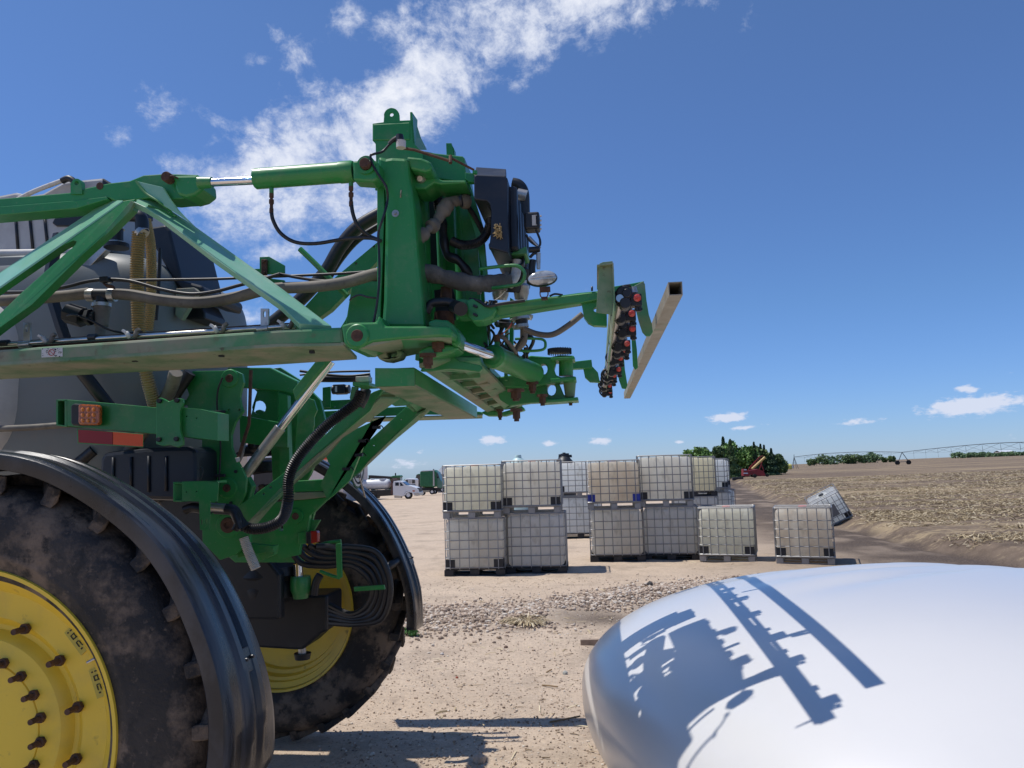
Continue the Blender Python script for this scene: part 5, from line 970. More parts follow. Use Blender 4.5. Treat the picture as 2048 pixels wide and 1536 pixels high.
# lift arm: near channel
la = pl('lift_arm', 'green', [(476,1013),(560,952),(640,880),(725,796),(748,783),(770,775),(752,800),(740,822),(640,905),(575,962),(495,1047),(470,1045)], 4.7, .03, bevel=.004, holes=[circ(541,975,2.5,8),circ(527,988,2.5,8)])
b = MB(); b.slab([P(495,1048,4.7), P(575,963,4.7), P(640,905,4.7), P(700,853,4.7), P(742,815,4.7), P(760,797,4.7), P(800,798,4.9), P(776,813,4.9), P(745,836,4.86), P(712,859,4.84), P(686,876,4.82), P(655,911,4.8), P(588,963,4.78), P(512,1051,4.76)], (0,0,.012)); b.build('arm_flange', 'green_dusty', la, bevel=.003)
pl('lift_arm', 'green', [(640,890),(770,832),(744,843),(735,870),(700,960),(684,975),(655,1000),(640,970),(660,930)], 5.0, .03, bevel=.003)
pl('lift_arm', 'green', [(697,953),(727,891),(812,814),(836,822),(830,832),(735,925),(720,945)], 5.3, .03, bevel=.003, holes=[circ(747,891,1.6,8),circ(802,839,1.6,8)])
b = MB(); b.slab([P(720,946,5.3), P(735,926,5.3), P(831,833,5.3), P(850,823,5.3), P(868,812,5.5), P(856,826,5.55), P(788,882,5.55), P(728,938,5.55), P(678,979,5.5), P(625,1025,5.45), P(575,1080,5.4), P(565,1075,5.3), P(640,1010,5.3)], (0,0,.015)); b.build('arm_flange', 'green_dusty', SP, bevel=.003)
b = MB(); b.slab([P(745,790,4.8), P(790,786,4.8), P(872,800,5.3), P(842,838,5.4), P(812,812,5.2), P(790,812,5.0)], (0,0,.02)); b.build('arm_head_plate', 'green_dusty', SP, bevel=.003)
b = MB(); b.slab([P(741,843,5.0), P(744,838,5.0), P(735,872,5.02), P(702,935,5.05), P(690,955,5.05), P(722,880,5.1), P(735,860,5.15)], (0,.01,-.02)); b.build('arm_gusset', 'green_dusty', SP)
for x, y in ((753,855),(725,882),(718,910),(693,938)): b = MB(); q = P(x,y,5.0); b.box(q, (.05,.03,.02)); b.tube([q, q+Vector((.03,0,.012)), q+Vector((.05,0,-.01))], .004, 6); b.build('hose_clip', 'black', SP)
cr_ = pl('arm_cross_tube', 'green', [(586,962),(655,958),(665,978),(664,982),(588,984)], 5.05, .12, bevel=.005); pl('arm_cross_tube', 'green_dusty', [(588,985),(664,983),(655,994),(600,1000),(582,1000)], 5.05, .12, bevel=.005)
pl('chassis_lower', 'green', [(480,1010),(600,1000),(660,994),(620,1030),(615,1060),(602,1085),(598,1110),(560,1118),(540,1090),(500,1105),(470,1110),(478,1060)], 5.1, .04, bevel=.003, holes=[[(558,1048),(566,1046),(566,1062),(558,1062)]])
for x, y, r in ((593,1032,.024),): q = P(x,y,5.1); b = MB(); b.lathe(q, (0,-1,0), [(r,.02),(r*2,.02),(r*2.1,0)], 26); b.build('pin_boss', 'green', SP); b = MB(); b.lathe(q, (0,-1,0), [(0,.03),(r*.9,.03),(r,.022),(r,0)], 22); b.build('pivot_pin', 'rust', SP)
pl('chassis_fin', 'green', [(608,1000),(660,994),(630,1020),(625,1040),(640,1040),(628,1060),(605,1075),(600,1060),(615,1035)], 5.15, .03, bevel=.003)
pl('chassis_bracket', 'green', [(473,1095),(480,1085),(530,1090),(548,1092),(546,1104),(532,1104),(475,1116)], 4.8, .05, bevel=.003); pl('chassis_bracket', 'green', [(530,1092),(552,1090),(548,1110),(520,1122),(515,1112)], 4.9, .05, bevel=.003)
pl('chassis_belly', 'green', [(440,1060),(600,1060),(600,1125),(470,1125),(440,1100)], 5.3, .1, bevel=.005)
# rear lamps
rl = pl('lamp_beam', 'green', [(134,799),(240,808),(345,818),(353,822),(353,871),(320,869),(134,852)], 4.2, .01, bevel=.003); b = MB()
for pxs in ([(112,799),(134,799),(134,802),(112,802)], [(112,848),(134,851),(134,854),(112,851)], [(112,799),(116,799),(116,851),(112,851)], [(129,800),(134,800),(134,852),(129,851)]): b.plate(pxs, 4.2, .15)
b.build('beam_end', 'green', rl, bevel=.002); b = MB(); b.plate([(134,799),(353,820),(353,824),(134,803)], 4.21, .14); b.plate([(134,848),(353,867),(353,871),(134,852)], 4.21, .14); b.build('beam_walls', 'green', rl, bevel=.002)
pl('beam_back', 'black', [(112,801),(134,801),(134,851),(112,850)], 4.42, .01, bevel=0, parent=rl)
lm = pl('turn_lamp', 'black', [(141,811),(146,807),(196,810),(199,814),(199,847),(194,851),(146,851),(141,847)], 4.165, .03, bevel=.008); ln2 = pl('lamp_lens', 'amber', [(156,811),(160,808),(195,810),(199,814),(199,846),(195,850),(160,850),(156,846)], 4.145, .03, bevel=.008, parent=lm)
AML = mat('amber lens bead', (.7,.2,.02), .15, 0, coat=.6); b = MB(); [b.lathe(P(165+11*i,819+11*j,4.143), (0,-1,0), [(0,.004),(.009,.002),(.012,0)], 12) for i in range(3) for j in range(3)]; b.build('lens_beads', AML, lm)
sg_ = pl('reflector_board', 'green', [(153,857),(287,868),(286,895),(155,887)], 4.19, .006, bevel=.002); pl('red_reflector', 'redref', [(156,859),(225,864),(225,889),(157,885)], 4.186, .003, bevel=0, parent=sg_); pl('orange_reflector', 'orange', [(226,864),(286,869),(285,893),(226,889)], 4.186, .003, bevel=0, parent=sg_)
pl('beam_clamp', 'green', [(312,800),(320,795),(328,798),(337,803),(345,800),(355,796),(366,798),(366,806),(360,822),(360,860),(366,880),(366,890),(356,895),(340,890),(325,892),(312,888)], 4.185, .02, bevel=.003)
for x, y in ((320,802),(355,801),(319,879),(354,878)): pin(x,y,4.185,.014,.018,'black')
pl('beam_stub', 'green', [(364,815),(400,818),(435,826),(435,881),(400,877),(364,872)], 4.22, .14, bevel=.004, holes=[circ(373,833,1.5,6),circ(393,836,1.5,6)])
bxb = pl('battery_cover', 'box', [(198,945),(200,918),(207,905),(290,896),(378,893),(390,897),(394,905),(395,955),(392,975),(385,1003),(300,1000),(198,1000)], 4.5, .35, bevel=.025)
for x, y0, y1 in ((226,915,975),(262,914,978),(297,912,984),(332,912,982)): MB().tube([P(x,y0,4.493), P(x,y1,4.493)], .008, 8, curve=False).build('cover_rib', 'box', bxb)
lb_ = pl('step_bracket', 'green', [(364,965),(435,963),(437,966),(434,1003),(420,1003),(418,1060),(400,1060),(398,1003),(364,1002)], 4.3, .01, bevel=.003, holes=[circ(373,984,1.5,6),circ(393,983,1.5,6),circ(404,1044,3,10,6),circ(416-3,1044,3,10,6)])
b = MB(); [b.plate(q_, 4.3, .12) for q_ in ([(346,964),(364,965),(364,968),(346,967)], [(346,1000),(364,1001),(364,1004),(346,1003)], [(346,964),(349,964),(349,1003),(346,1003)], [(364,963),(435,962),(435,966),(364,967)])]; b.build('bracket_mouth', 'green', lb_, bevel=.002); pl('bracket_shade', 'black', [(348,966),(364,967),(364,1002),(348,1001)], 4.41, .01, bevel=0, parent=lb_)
tb('wire', 'rubber', [(398,940,4.5),(403,935,4.5),(406,945,4.5),(398,965,4.5)], .004, seg=6)
# big corrugated wiring conduit looping down the lift arm
b = MB(); b.corr([P(722,785,4.5), P(714,804,4.48), P(692,822,4.46), P(655,850,4.45), P(618,888,4.45), P(590,925,4.45), P(577,960,4.45), P(576,1000,4.45), P(566,1035,4.5), P(540,1053,4.5), P(505,1058,4.5), P(485,1050,4.5)], .031, .013, .12, 14); b.build('corrugated_conduit', 'rubber', SP)
tb('conduit_end', 'black', [(732,780,4.55),(727,795,4.53),(718,812,4.52)], .033, seg=12); pl('conduit_tab', 'green', [(703,773),(717,773),(712,790),(717,795),(718,812),(712,818),(704,815),(699,795)], 4.5, .02, bevel=.004)
pl('beam_tab', 'green', [(705,764),(738,764),(738,771),(712,772),(705,772)], 4.3, .2, bevel=.003); pl('tab_clear', 'whiteplastic', [(711,753),(737,752),(737,763),(711,763)], 4.4, .08, bevel=.003)
tb('conduit_knot', 'black', [(490,1056,4.45),(478,1040,4.45),(468,1022,4.45),(450,1018,4.45),(430,1017,4.45)], .034, seg=12); tb('conduit_knot', 'rubber', [(470,1060,4.4),(476,1045,4.4),(470,1030,4.4),(480,1058,4.4)], .022, seg=10); b = MB(); b.cyl(P(404,1018,4.45), P(420,1016,4.45), .04, .04, 16); b.build('conduit_cap', 'black', SP); MB().cyl(P(420,1014,4.43), P(450,1016,4.43), .026, .026, 12).build('pipe_clamp', 'clamp', SP)
tb('drain_hose', 'rubber', [(370,1020,4.6),(385,1015,4.6),(405,1018,4.6)], .03)
b = MB(); b.corr([P(488,1075,4.75), P(496,1100,4.75), P(512,1138,4.75)], .03, .011, .08, 14); b.build('air_hose', 'whitehose', SP)
# suspension: air bag, rod, motor block, hoses at the far wheel
b = MB(); q = P(535,1122,5.7); b.lathe(q, (0,0,-1), [(0,0),(.18,.0),(.25,.03),(.262,.09),(.24,.13),(.255,.18),(.25,.25),(.2,.29),(0,.29)], 36); b.build('air_spring', 'rubber', SP)
pl('chassis_underside', 'black', [(280,960),(420,990),(480,1020),(520,1100),(560,1150),(560,1240),(480,1240),(400,1120)], 5.45, .1, bevel=.02)
pl('axle_housing', 'black', [(450,1170),(560,1192),(655,1190),(655,1262),(640,1268),(605,1300),(585,1300),(520,1296),(450,1290)], 5.75, .35, bevel=.02)
MB().cyl(P(596,1128,5.6), P(597,1160,5.6), .035, .035, 24).build('suspension_rod', 'chrome', SP); b = MB(); b.lathe(P(601,1152,5.6), (0,0,-1), [(0,0),(.07,0),(.078,.03),(.075,.1),(.06,.13),(.055,.16),(0,.16)], 20); b.build('rod_clamp', 'green', SP); MB().cyl(P(604,1296,5.8), P(605,1310,5.8), .03, .03, 18).build('suspension_rod', 'clamp', SP); MB().cyl(P(605,1306,5.8), P(605,1318,5.8), .065, .055, 22).build('rod_foot', 'black', SP)
tb('king_pin_hose', 'rubber', [(640,1150,5.6),(632,1165,5.6),(628,1190,5.6)], .03)
for i in range(5):
    o_ = i*9; tb('wheel_hose', 'rubber', [(575+i*14,1085+i*2,5.2),(600+i*14,1125-i*8,5.25),(650+i*6,1132-i*9,5.3),(700,1130-i*9,5.35),(735+i*5,1150-i*12+5,5.4),(745+i*9,1185-i*4,5.42),(730+i*9,1215+i*5,5.45),(700+i*4,1228+i*5,5.5),(660,1210+i*9,5.6)], .021, seg=9)
pl('hose_guide', 'green', [(671,1088),(682,1086),(684,1155),(674,1158)], 5.2, .02, bevel=.003); pl('hose_guide', 'green', [(707,1174),(768,1170),(770,1179),(708,1183)], 5.3, .02, bevel=.003); tb('guide_bar', 'green', [(637,1092,5.3),(652,1086,5.3),(682,1082,5.3)], .012); tb('fender_stay', 'rubber', [(740,1140,6.0),(765,1138,6.0),(785,1128,6.05),(800,1118,6.2)], .03); tb('guide_bar', 'green', [(640,1142,5.5),(660,1150,5.5),(680,1156,5.5)], .012)
tl2 = pl('tail_lamp', 'black', [(612,1064),(622,1062),(622,1088),(612,1088)], 5.05, .05, bevel=.004); pl('lamp_lens', 'red', [(621,1062),(633,1062),(635,1066),(635,1085),(622,1087)], 5.05, .05, bevel=.004, parent=tl2); pl('lamp_mount', 'green', [(596,1066),(612,1063),(612,1088),(596,1088)], 5.08, .03, bevel=.003, parent=tl2)
for i in range(6): MB().box(P(565+i*7,1092+(i % 2)*4,5.15), (.015,.02,.014)).build('bolt', 'clamp', SP)
# speed disc standing on the far fender
cS = P(715,930,6.0); sd_ = MB(); sd_.lathe(cS, (1,0,0), [(0,.004),(.183,.004),(.186,0),(.186,-.004),(0,-.004)], 48); sO = sd_.build('speed_disc', plain('dark green rim', (.02,.1,.05), .5), SP)
AX = Vector((1,0,0)); RX = Vector((0,1,0))
sd_ = MB(); sd_.lathe(cS+AX*.005, AX, [(0,.002),(.168,.002),(.17,0)], 40); sd_.build('disc_face', 'sign', sO); sd_ = MB(); sd_.lathe(cS+AX*.008, AX, [(.135,0),(.135,.001),(.152,.001),(.152,0)], 40); sd_.build('disc_ring', 'ink', sO)
def text(s_, c, size, right, nrm, mt, parent, name='lettering'):
    cu = bpy.data.curves.new(name, 'FONT'); cu.body = s_; cu.size = size; cu.align_x = 'CENTER'; cu.align_y = 'CENTER'; cu.extrude = .0006; tmp = bpy.data.objects.new('tmp', cu); COL.objects.link(tmp)
    dg = bpy.context.evaluated_depsgraph_get(); me = bpy.data.meshes.new_from_object(tmp.evaluated_get(dg)); bpy.data.objects.remove(tmp); bpy.data.curves.remove(cu)
    r = Vector(right).normalized(); n = Vector(nrm).normalized(); u = n.cross(r); M4 = Matrix((r, u, n)).transposed().to_4x4(); M4.translation = c; me.transform(M4); me.materials.clear(); me.materials.append(MT[mt])
    o = bpy.data.objects.new(name, me); COL.objects.link(o); o.parent = parent; return o
text('35', cS+AX*.009+Vector((0,0,.0)), .15, RX, AX, 'ink', sO); text('mile/h', cS+AX*.009+Vector((0,0,-.085)), .06, RX, AX, 'ink', sO)
MB().cyl(cS+Vector((.01,.02,-.1)), cS+Vector((.02,.15,-.28)), .008, .008, 8).build('disc_post', 'clamp', sO)

# ================================================================== background
def at(px, py, d):
    """point at horizontal distance d along the ray of a photo position"""
    r = ray(px, py); return CO + r*(d/hypot(r.x, r.y))
LEAF = {}
def leafmat(kind):
    if kind not in LEAF:
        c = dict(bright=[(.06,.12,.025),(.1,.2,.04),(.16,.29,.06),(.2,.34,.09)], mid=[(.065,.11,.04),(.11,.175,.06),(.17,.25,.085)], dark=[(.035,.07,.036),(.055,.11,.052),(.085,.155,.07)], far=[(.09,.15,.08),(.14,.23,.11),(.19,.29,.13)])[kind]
        LEAF[kind] = tint_mat('foliage '+kind, c, .7)
    return LEAF[kind]
BARK = plain('bark', (.12,.09,.065), .9)
def tree(base, h, w, kind, col, lab, cat='tree', grp=None, n=1500, ls=None):
    t = empty('tree', base); tag(t, lab, cat, grp)
    b = MB(); b.tube([(0,0,-.3), (0,0,h*.35), (w*.03,0,h*.8)], .1, 7, rf=lambda l, T: max(.02, h*.024*(1-l/T*.85)))
    for k in range(5): a = k*1.3+random.random(); z = h*(.25+.1*k); b.tube([(0,0,z), (cos(a)*w*.16, sin(a)*w*.16, z+h*.08), (cos(a)*w*.32, sin(a)*w*.32, z+h*.13)], .05, 5, rf=lambda l, T: h*.01*(1-l/T*.7))
    b.build('trunk', BARK, t)
    ls = ls or max(h*.035, .12); r = rng
    if kind == 'cone': ls *= .55; n = int(n*1.7)
    if kind == 'cone':
        z = h*(.05+.93*r.random(n)**1.25); rad = (1-(z/h))**1.0*w*.5*(.35+.65*np.sqrt(r.random(n)))*(1+.25*np.sin(z*9/h*3+r.random())); a = r.random(n)*2*pi
        c = np.stack([rad*np.cos(a), rad*np.sin(a), z-rad*.15], 1); cl = np.floor(a*2.2)+np.floor(z/h*9)*13
    else:
        m = 20; cx = (r.random((m,3))-.5)*[w*.66, w*.66, h*.62]+[0,0,h*.5]; cr = w*(.15+.13*r.random(m)); k = r.integers(0, m, n); v = r.normal(size=(n,3)); v /= np.linalg.norm(v, axis=1)[:, None]
        c = cx[k]+v*(cr[k]*(.55+.5*r.random(n)))[:, None]*[1,1,.85]; c[:, 2] = np.maximum(c[:, 2], h*.08+.1*r.random(n)); c[:, 2] = np.minimum(c[:, 2], h*(.94+.06*r.random(n))); cl = k
    u = r.normal(size=(n,3)); u /= np.linalg.norm(u, axis=1)[:, None]; q = np.cross(u, r.normal(size=(n,3))); q /= np.linalg.norm(q, axis=1)[:, None]; s_ = (ls*(.6+.8*r.random(n)))[:, None]
    V = np.stack([c-u*s_-q*s_*.5, c+u*s_*.2-q*s_*.7, c+u*s_+q*s_*.2, c-u*s_*.3+q*s_*.7], 1).reshape(-1, 3); Fc = np.arange(n*4).reshape(-1, 4)
    ct = r.random(int(cl.max())+2); tn = np.clip(.55*ct[cl.astype(int)]+.45*r.random(n), 0, 1)
    o = mesh_np('crown', V, Fc, np.repeat(tn, 4), leafmat(col)); o.parent = t; return t
G5 = ground_at(1510, 957); DT = hypot(G5.x, G5.y)
TR = [(1396,946,893,44,'r','bright','bright green tree at the left end of the windbreak'),(1424,948,889,40,'r','mid','rounded mid green tree second from the left in the windbreak'),(1450,950,872,34,'cone','dark','tallest pointed conifer of the windbreak'),(1464,950,877,30,'cone','mid','second pointed conifer just right of the tallest one'),
      (1482,951,880,52,'r','bright','broad bright green tree in the middle of the windbreak'),(1505,950,884,44,'r','mid','dense green tree behind the red conveyor'),(1511,946,883,14,'cone','dark','thin dark cedar tip rising above the dense green tree'),(1524,946,887,18,'cone','dark','dark cedar above the upper end of the conveyor'),(1531,947,889,18,'cone','dark','dark cedar right beside the conveyor tip'),(1545,948,896,22,'cone','dark','dark cedar near the right end of the windbreak'),(1558,945,907,26,'r','mid','low rounded tree ending the windbreak on the right'),(1438,950,890,46,'r','mid','bushy tree around the foot of the tallest conifer'),(1462,952,886,50,'r','mid','bushy tree directly left of the red conveyor'),(1528,949,899,40,'r','mid','bushy undergrowth tree behind the conveyor tip'),(1545,949,905,34,'r','mid','bushy undergrowth tree near the right end of the windbreak')]
for i, (px, yb, yt, wp, kd, cl_, lb) in enumerate(TR):
    d = DT*1.12+4*(i % 3)+ (1.5*i); p = at(px, yb, d); s_ = d/F; z = gz(p.x, p.y); top = at(px, yt, d).z; tree((p.x, p.y, z), top-z, wp*s_*1.3, kd, cl_, lb, 'tree', 'trees of the windbreak', 4200, .24)
FT = [(1622,917,14),(1633,915,14),(1647,907,24),(1668,911,24),(1688,909,24),(1706,908,22),(1722,908,22),(1738,904,26),(1752,906,22),(1768,913,10),(1784,911,14)]
nm_ = ['first low','second low','tall rounded','spreading','broad','dense','dark','tallest pale green','full','tiny','lone']
for (px, yt, wp), n_ in zip(FT, nm_):
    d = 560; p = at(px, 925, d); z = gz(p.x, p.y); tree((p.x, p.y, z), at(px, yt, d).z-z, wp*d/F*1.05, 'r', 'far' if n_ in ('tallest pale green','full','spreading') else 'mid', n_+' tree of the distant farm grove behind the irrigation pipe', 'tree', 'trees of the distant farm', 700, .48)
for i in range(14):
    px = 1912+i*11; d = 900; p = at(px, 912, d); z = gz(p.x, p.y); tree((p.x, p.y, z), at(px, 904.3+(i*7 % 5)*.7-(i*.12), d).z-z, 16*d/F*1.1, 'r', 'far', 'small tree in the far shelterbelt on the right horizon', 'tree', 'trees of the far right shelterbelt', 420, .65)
for i in range(17):
    px = 655+i*15; d = 250; p = at(px, 966, d); z = gz(p.x, p.y); tree((p.x, p.y, z), at(px, 955+(i*5 % 4), d).z-z, 20*d/F*1.2, 'r', 'mid', 'small dark tree in the far row behind the parked vehicles', 'tree', 'trees far behind the trucks', 420, .4)

BPX = lambda col, **k: plain('paint '+str(col), col, **k)
TAN = plain('tan siding', (.5,.42,.33), .7, .1); OFFW = plain('off white siding', (.62,.56,.53), .7, .08); DK = plain('dark steel', (.03,.028,.026), .6); REDM = plain('red paint', (.3,.02,.025), .5, .4, 2); YEL = plain('worn yellow tube', (.62,.42,.15), .5, .3, 1); GRNF = plain('tractor green', (.02,.15,.06), .4, .3); WHT = plain('vehicle white', (.72,.74,.76), .3, .05); GRYB = plain('grey siding', (.3,.31,.33), .7); TYR = plain('vehicle tyre', (.02,.02,.02), .9); GLS = MT['glass']; BRN = plain('brown headboard', (.13,.06,.05), .7)
def bplate(name, mt, pxs, Y, T, par, **k): return MB().plate(pxs, Y, T).build(name, mt, par, **k)
def bwheel(px, py, Y, r, w_, par, hub=None):
    q = P(px, py, Y); b = MB(); b.lathe(q, (0,1,0), [(r*.5,0),(r*.92,0),(r,.05),(r,w_-.05),(r*.92,w_),(r*.5,w_)], 24); o = b.build('wheel', TYR, par); b = MB(); b.lathe(q, (0,1,0), [(0,.02),(r*.22,-.01),(r*.3,.03),(r*.5,.03),(r*.54,-.005),(r*.56,.02)], 20); b.build('hub', hub or WHT, o); return o
# pickup with the white propane tank
G1 = ground_at(815, 998); Yp = G1.y; k_ = Yp/F
t = empty('tank_truck', G1, 0, world=True); tag(t, 'white flatbed pickup carrying a long white cylindrical tank', 'truck')
bplate('cab', WHT, [(786,990),(785.5,968),(787,962.6),(801,962.2),(804,963.5),(812,971),(822,972),(832,975.5),(837,980),(838.5,986),(838,991),(828,991),(826,986),(822,983.5),(816,983.5),(811,986),(808,991),(806,993),(786,990.5)], Yp, 2.0, t, bevel=.06)
bplate('window', GLS, [(790.5,965),(797.5,965),(798,971.5),(790.5,971.5)], Yp-.02, .05, t); bplate('window', GLS, [(800,965.5),(802,965.5),(807.5,971.5),(800,972)], Yp-.02, .05, t); bplate('windshield', GLS, [(802,962.8),(805.5,963.8),(814,970.2),(811.5,970.8)], Yp+.1, 1.8, t)
bplate('bumper', 'clamp', [(828,986),(838.7,985.5),(839,990.5),(834,992),(828,991)], Yp-.03, 2.06, t); bplate('grille', DK, [(833,976),(838,977),(839,984),(834,981)], Yp+.2, 1.6, t); bplate('headlight', 'amber', [(825,980.5),(830,981),(829,983.5),(825,982.8)], Yp-.03, .05, t)
bplate('fender_flare', WHT, [(808,991),(811,984.5),(816,982),(823,982.5),(828,986),(829,990),(827,990),(824,985.5),(818,984.5),(813,986.5),(810,991)], Yp-.08, .1, t)
bwheel(816.5, 990, Yp-.05, 8.2*k_, .3, t); bwheel(816.5, 990.3, Yp+1.7, 8*k_, .3, t); bwheel(745, 993, Yp-.05, 8.2*k_, .3, t); bwheel(745, 993, Yp+1.7, 8*k_, .3, t)
bplate('headboard', BRN, [(782.5,958),(785.5,958),(785,989),(782,989)], Yp, 2.1, t); bplate('bed', DK, [(725,982),(784,979.5),(784,991),(752,993),(750,998),(725,998)], Yp+.1, 2.0, t); bplate('fuel_tank', 'clamp', [(788,991),(803,991),(802,996),(789,996)], Yp+.1, .6, t)
b = MB(); A, B = P(722,969.5,Yp+1), P(782,968,Yp+1); L_ = (B-A).length; R_ = 10.4*k_; b.lathe(A, B-A, [(0,-.3)]+[(R_*sin(a), R_*.75*(1-cos(a))-.3) for a in np.linspace(.2,pi/2,7)]+[(R_*sin(a), L_-R_*.75*(1-cos(a))) for a in np.linspace(pi/2,.2,7)]+[(0,L_)], 32); b.build('propane_tank', WHT, t)
MB().cyl(P(745,958,Yp+1), P(745,961,Yp+1), .3, .3, 12).build('tank_valve', WHT, t); MB().cyl(P(766,957.5,Yp+1), P(766,959.5,Yp+1), .5, .5, 14).build('tank_valve', WHT, t)
bplate('mirror', WHT, [(798,969),(800,969),(800,974),(798,973)], Yp-.25, .1, t)
# green tractor with a dark implement behind the pickup
G2_ = ground_at(800, 990); Y2 = G2_.y; t = empty('farm_tractor', G2_, 0, world=True); tag(t, 'green tractor with dark implement, mostly hidden behind the tank truck', 'tractor')
bplate('implement', DK, [(737,950.5),(784,953.5),(784,958),(737,957)], Y2, 1.5, t); bplate('cab', GLS, [(783,955),(800,955),(800.5,966),(783,966)], Y2, 1.6, t, bevel=.05); bplate('roof', GRNF, [(781,953),(786,951.5),(798,950.5),(801,952.5),(800,955.5),(782,955)], Y2-.1, 1.8, t, bevel=.08); bplate('hood', GRNF, [(783,966),(812,967),(812,978),(783,982)], Y2+.2, 1.2, t); MB().cyl(P(791,952,Y2+.5), P(791,946,Y2+.5), .12, .1, 8).build('exhaust', DK, t); [bwheel(x, y, Y2+dy, r*Y2/F, .5, t) for x, y, r, dy in ((788,982,9,.0),(788,982,9,1.4),(810,984,6,.1))]
# pale truck seen head-on
G3 = ground_at(822, 987); Y3 = G3.y; t = empty('parked_truck', G3, 0, world=True); tag(t, 'pale truck seen head on between the tank truck and the green semi', 'truck')
bplate('cab', WHT, [(809,970),(810,958.5),(813,957),(828,957),(831,959),(831,984),(809,984)], Y3, 2.5, t, bevel=.1); bplate('windshield', GLS, [(811,960),(816,959.5),(816,967),(810,967)], Y3-.02, .05, t); bplate('windshield', GLS, [(824,959.5),(830,960),(830,967),(824,967)], Y3-.02, .05, t); bplate('grille', 'clamp', [(817,960),(823,960),(823,967),(817,967)], Y3-.03, .05, t); bplate('bumper', DK, [(809,969),(831,969),(831,972),(809,972)], Y3-.06, .2, t); [bwheel(x, 983, Y3, 4.5*Y3/F, .4, t) for x in (812, 828)]
# green semi tractor
G4 = ground_at(868, 990.5); Y4 = G4.y; k4 = Y4/F; t = empty('semi_tractor', G4, 0, world=True); tag(t, 'green highway semi tractor with tall sleeper cab and no trailer', 'semi truck')
bplate('sleeper_cab', GRNF, [(840,973),(839.8,944),(842,941.8),(868,940.5),(872,943),(874,958),(874,972),(868,974)], Y4, 2.3, t, bevel=.12); bplate('roof_fairing', WHT, [(841,943),(845,941),(868,940),(866,941.6),(845,942.6)], Y4-.03, 1.5, t); bplate('cab', plain('cab side green', (.1,.22,.17), .3, .1), [(871,943),(875,944),(879,955),(881,960),(884,963),(887,968),(888,975),(880,977),(871,972)], Y4+.2, 2.1, t, bevel=.08); bplate('hood', GRNF, [(881,962),(886,966),(889,972),(889,982),(880,982)], Y4+.3, 1.9, t)
bplate('window', GLS, [(873,947),(876,948),(878,956),(873.5,957)], Y4+.17, .05, t); bplate('chassis', DK, [(838,976),(882,976),(888,979),(888,983),(838,984)], Y4+.3, 1.2, t); bplate('frame_rail', 'dirty_steel', [(838,981),(865,980),(864,984),(838,985)], Y4-.05, .1, t)
MB().cyl(P(867.6,972,Y4-.15), P(867.2,939,Y4-.15), .13, .1, 10).build('exhaust_stack', 'clamp', t); MB().cyl(P(867.3,950,Y4-.15), P(867.2,938,Y4-.15), .1, .1, 8).build('exhaust_tip', DK, t)
for x, y, r, dy in ((845,985.5,5.2,0),(845,985.5,5.2,1.8),(864,983.5,5.4,-.1),(869,983,5.2,.2),(864,983.5,5.2,1.8),(884.5,979.5,4.6,.2)): bwheel(x, y, Y4+dy, r*k4, .5, t)
G6 = ground_at(838, 985); t = empty('farm_tractor', G6, 0, world=True); tag(t, 'dark cabbed tractor half hidden left of the green semi', 'tractor'); Y6 = G6.y+3
bplate('cab', GLS, [(832,951),(834,949.5),(841,948.5),(842,966),(831,966)], Y6, 1.8, t, bevel=.05); bplate('roof', GRNF, [(832,950),(836,948),(842,947.5),(842,950)], Y6-.1, 2, t); bplate('body', DK, [(829,966),(842,966),(842,981),(829,981)], Y6, 1.6, t); bwheel(835, 978, Y6-.1, 7*Y6/F, .5, t)
# buildings
def building(name, x0, x1, yt, yb, Y, dep, wall, lab, low=None, roof=None, windows=(), band=None):
    A, B = P(x0, yb, Y), P(x1, yb, Y); z0 = gz((A.x+B.x)/2, Y)-.3; t = empty(name, ((A.x+B.x)/2, Y, z0), 0, world=True); tag(t, lab, 'building'); zt = P((x0+x1)/2, yt, Y).z
    b = MB(); b.box(((A.x+B.x)/2, Y+dep/2, (z0+zt)/2), (B.x-A.x, dep, zt-z0)); b.build('wall', wall, t)
    w_ = B.x-A.x; cx_ = (A.x+B.x)/2; b = MB(); b.slab([(A.x-.3,Y-.3,zt), (B.x+.3,Y-.3,zt), (B.x+.3,Y+dep/2,zt+dep*.12), (A.x-.3,Y+dep/2,zt+dep*.12)], (0,0,.12)); b.slab([(A.x-.3,Y+dep+.3,zt), (B.x+.3,Y+dep+.3,zt), (B.x+.3,Y+dep/2,zt+dep*.12), (A.x-.3,Y+dep/2,zt+dep*.12)], (0,0,.12)); b.build('roof', roof or GRYB, t)
    if low: zl = P((x0+x1)/2, low[0], Y).z; b = MB(); b.box((cx_, Y-.02, (z0+zl)/2), (w_*.998, .06, zl-z0)); b.build('wainscot', low[1], t)
    if band: za, zb = P(x0, band[0], Y).z, P(x0, band[1], Y).z; b = MB(); b.box((cx_, Y-.05, (za+zb)/2), (w_, .1, abs(za-zb))); b.build('fascia', band[2], t)
    for (a, b_, c, d_) in windows: bplate('window', GLS, [(a,c),(b_,c),(b_,d_),(a,d_)], Y-.05, .06, t); bplate('window_frame', WHT, [(a-.6,c-.6),(b_+.6,c-.6),(b_+.6,c),(a-.6,c)], Y-.08, .08, t)
    return t
building('machine_shed', 300, 494, 866, 975, 62, 14, OFFW, 'long pale metal building seen behind the sprayer chassis', low=(899,TAN), windows=())
building('shop_building', 600, 686, 907, 978, 88, 10, OFFW, 'pale shop with orange fascia glimpsed behind the lift arms', band=(905,920.5,mat('orange fascia', (.75,.08,.03), .5)), windows=((644,648,936,946),(656,668,921,925)))
building('grey_building', 876, 905, 949, 990, 135, 10, GRYB, 'grey building just left of the container stacks behind the green semi')
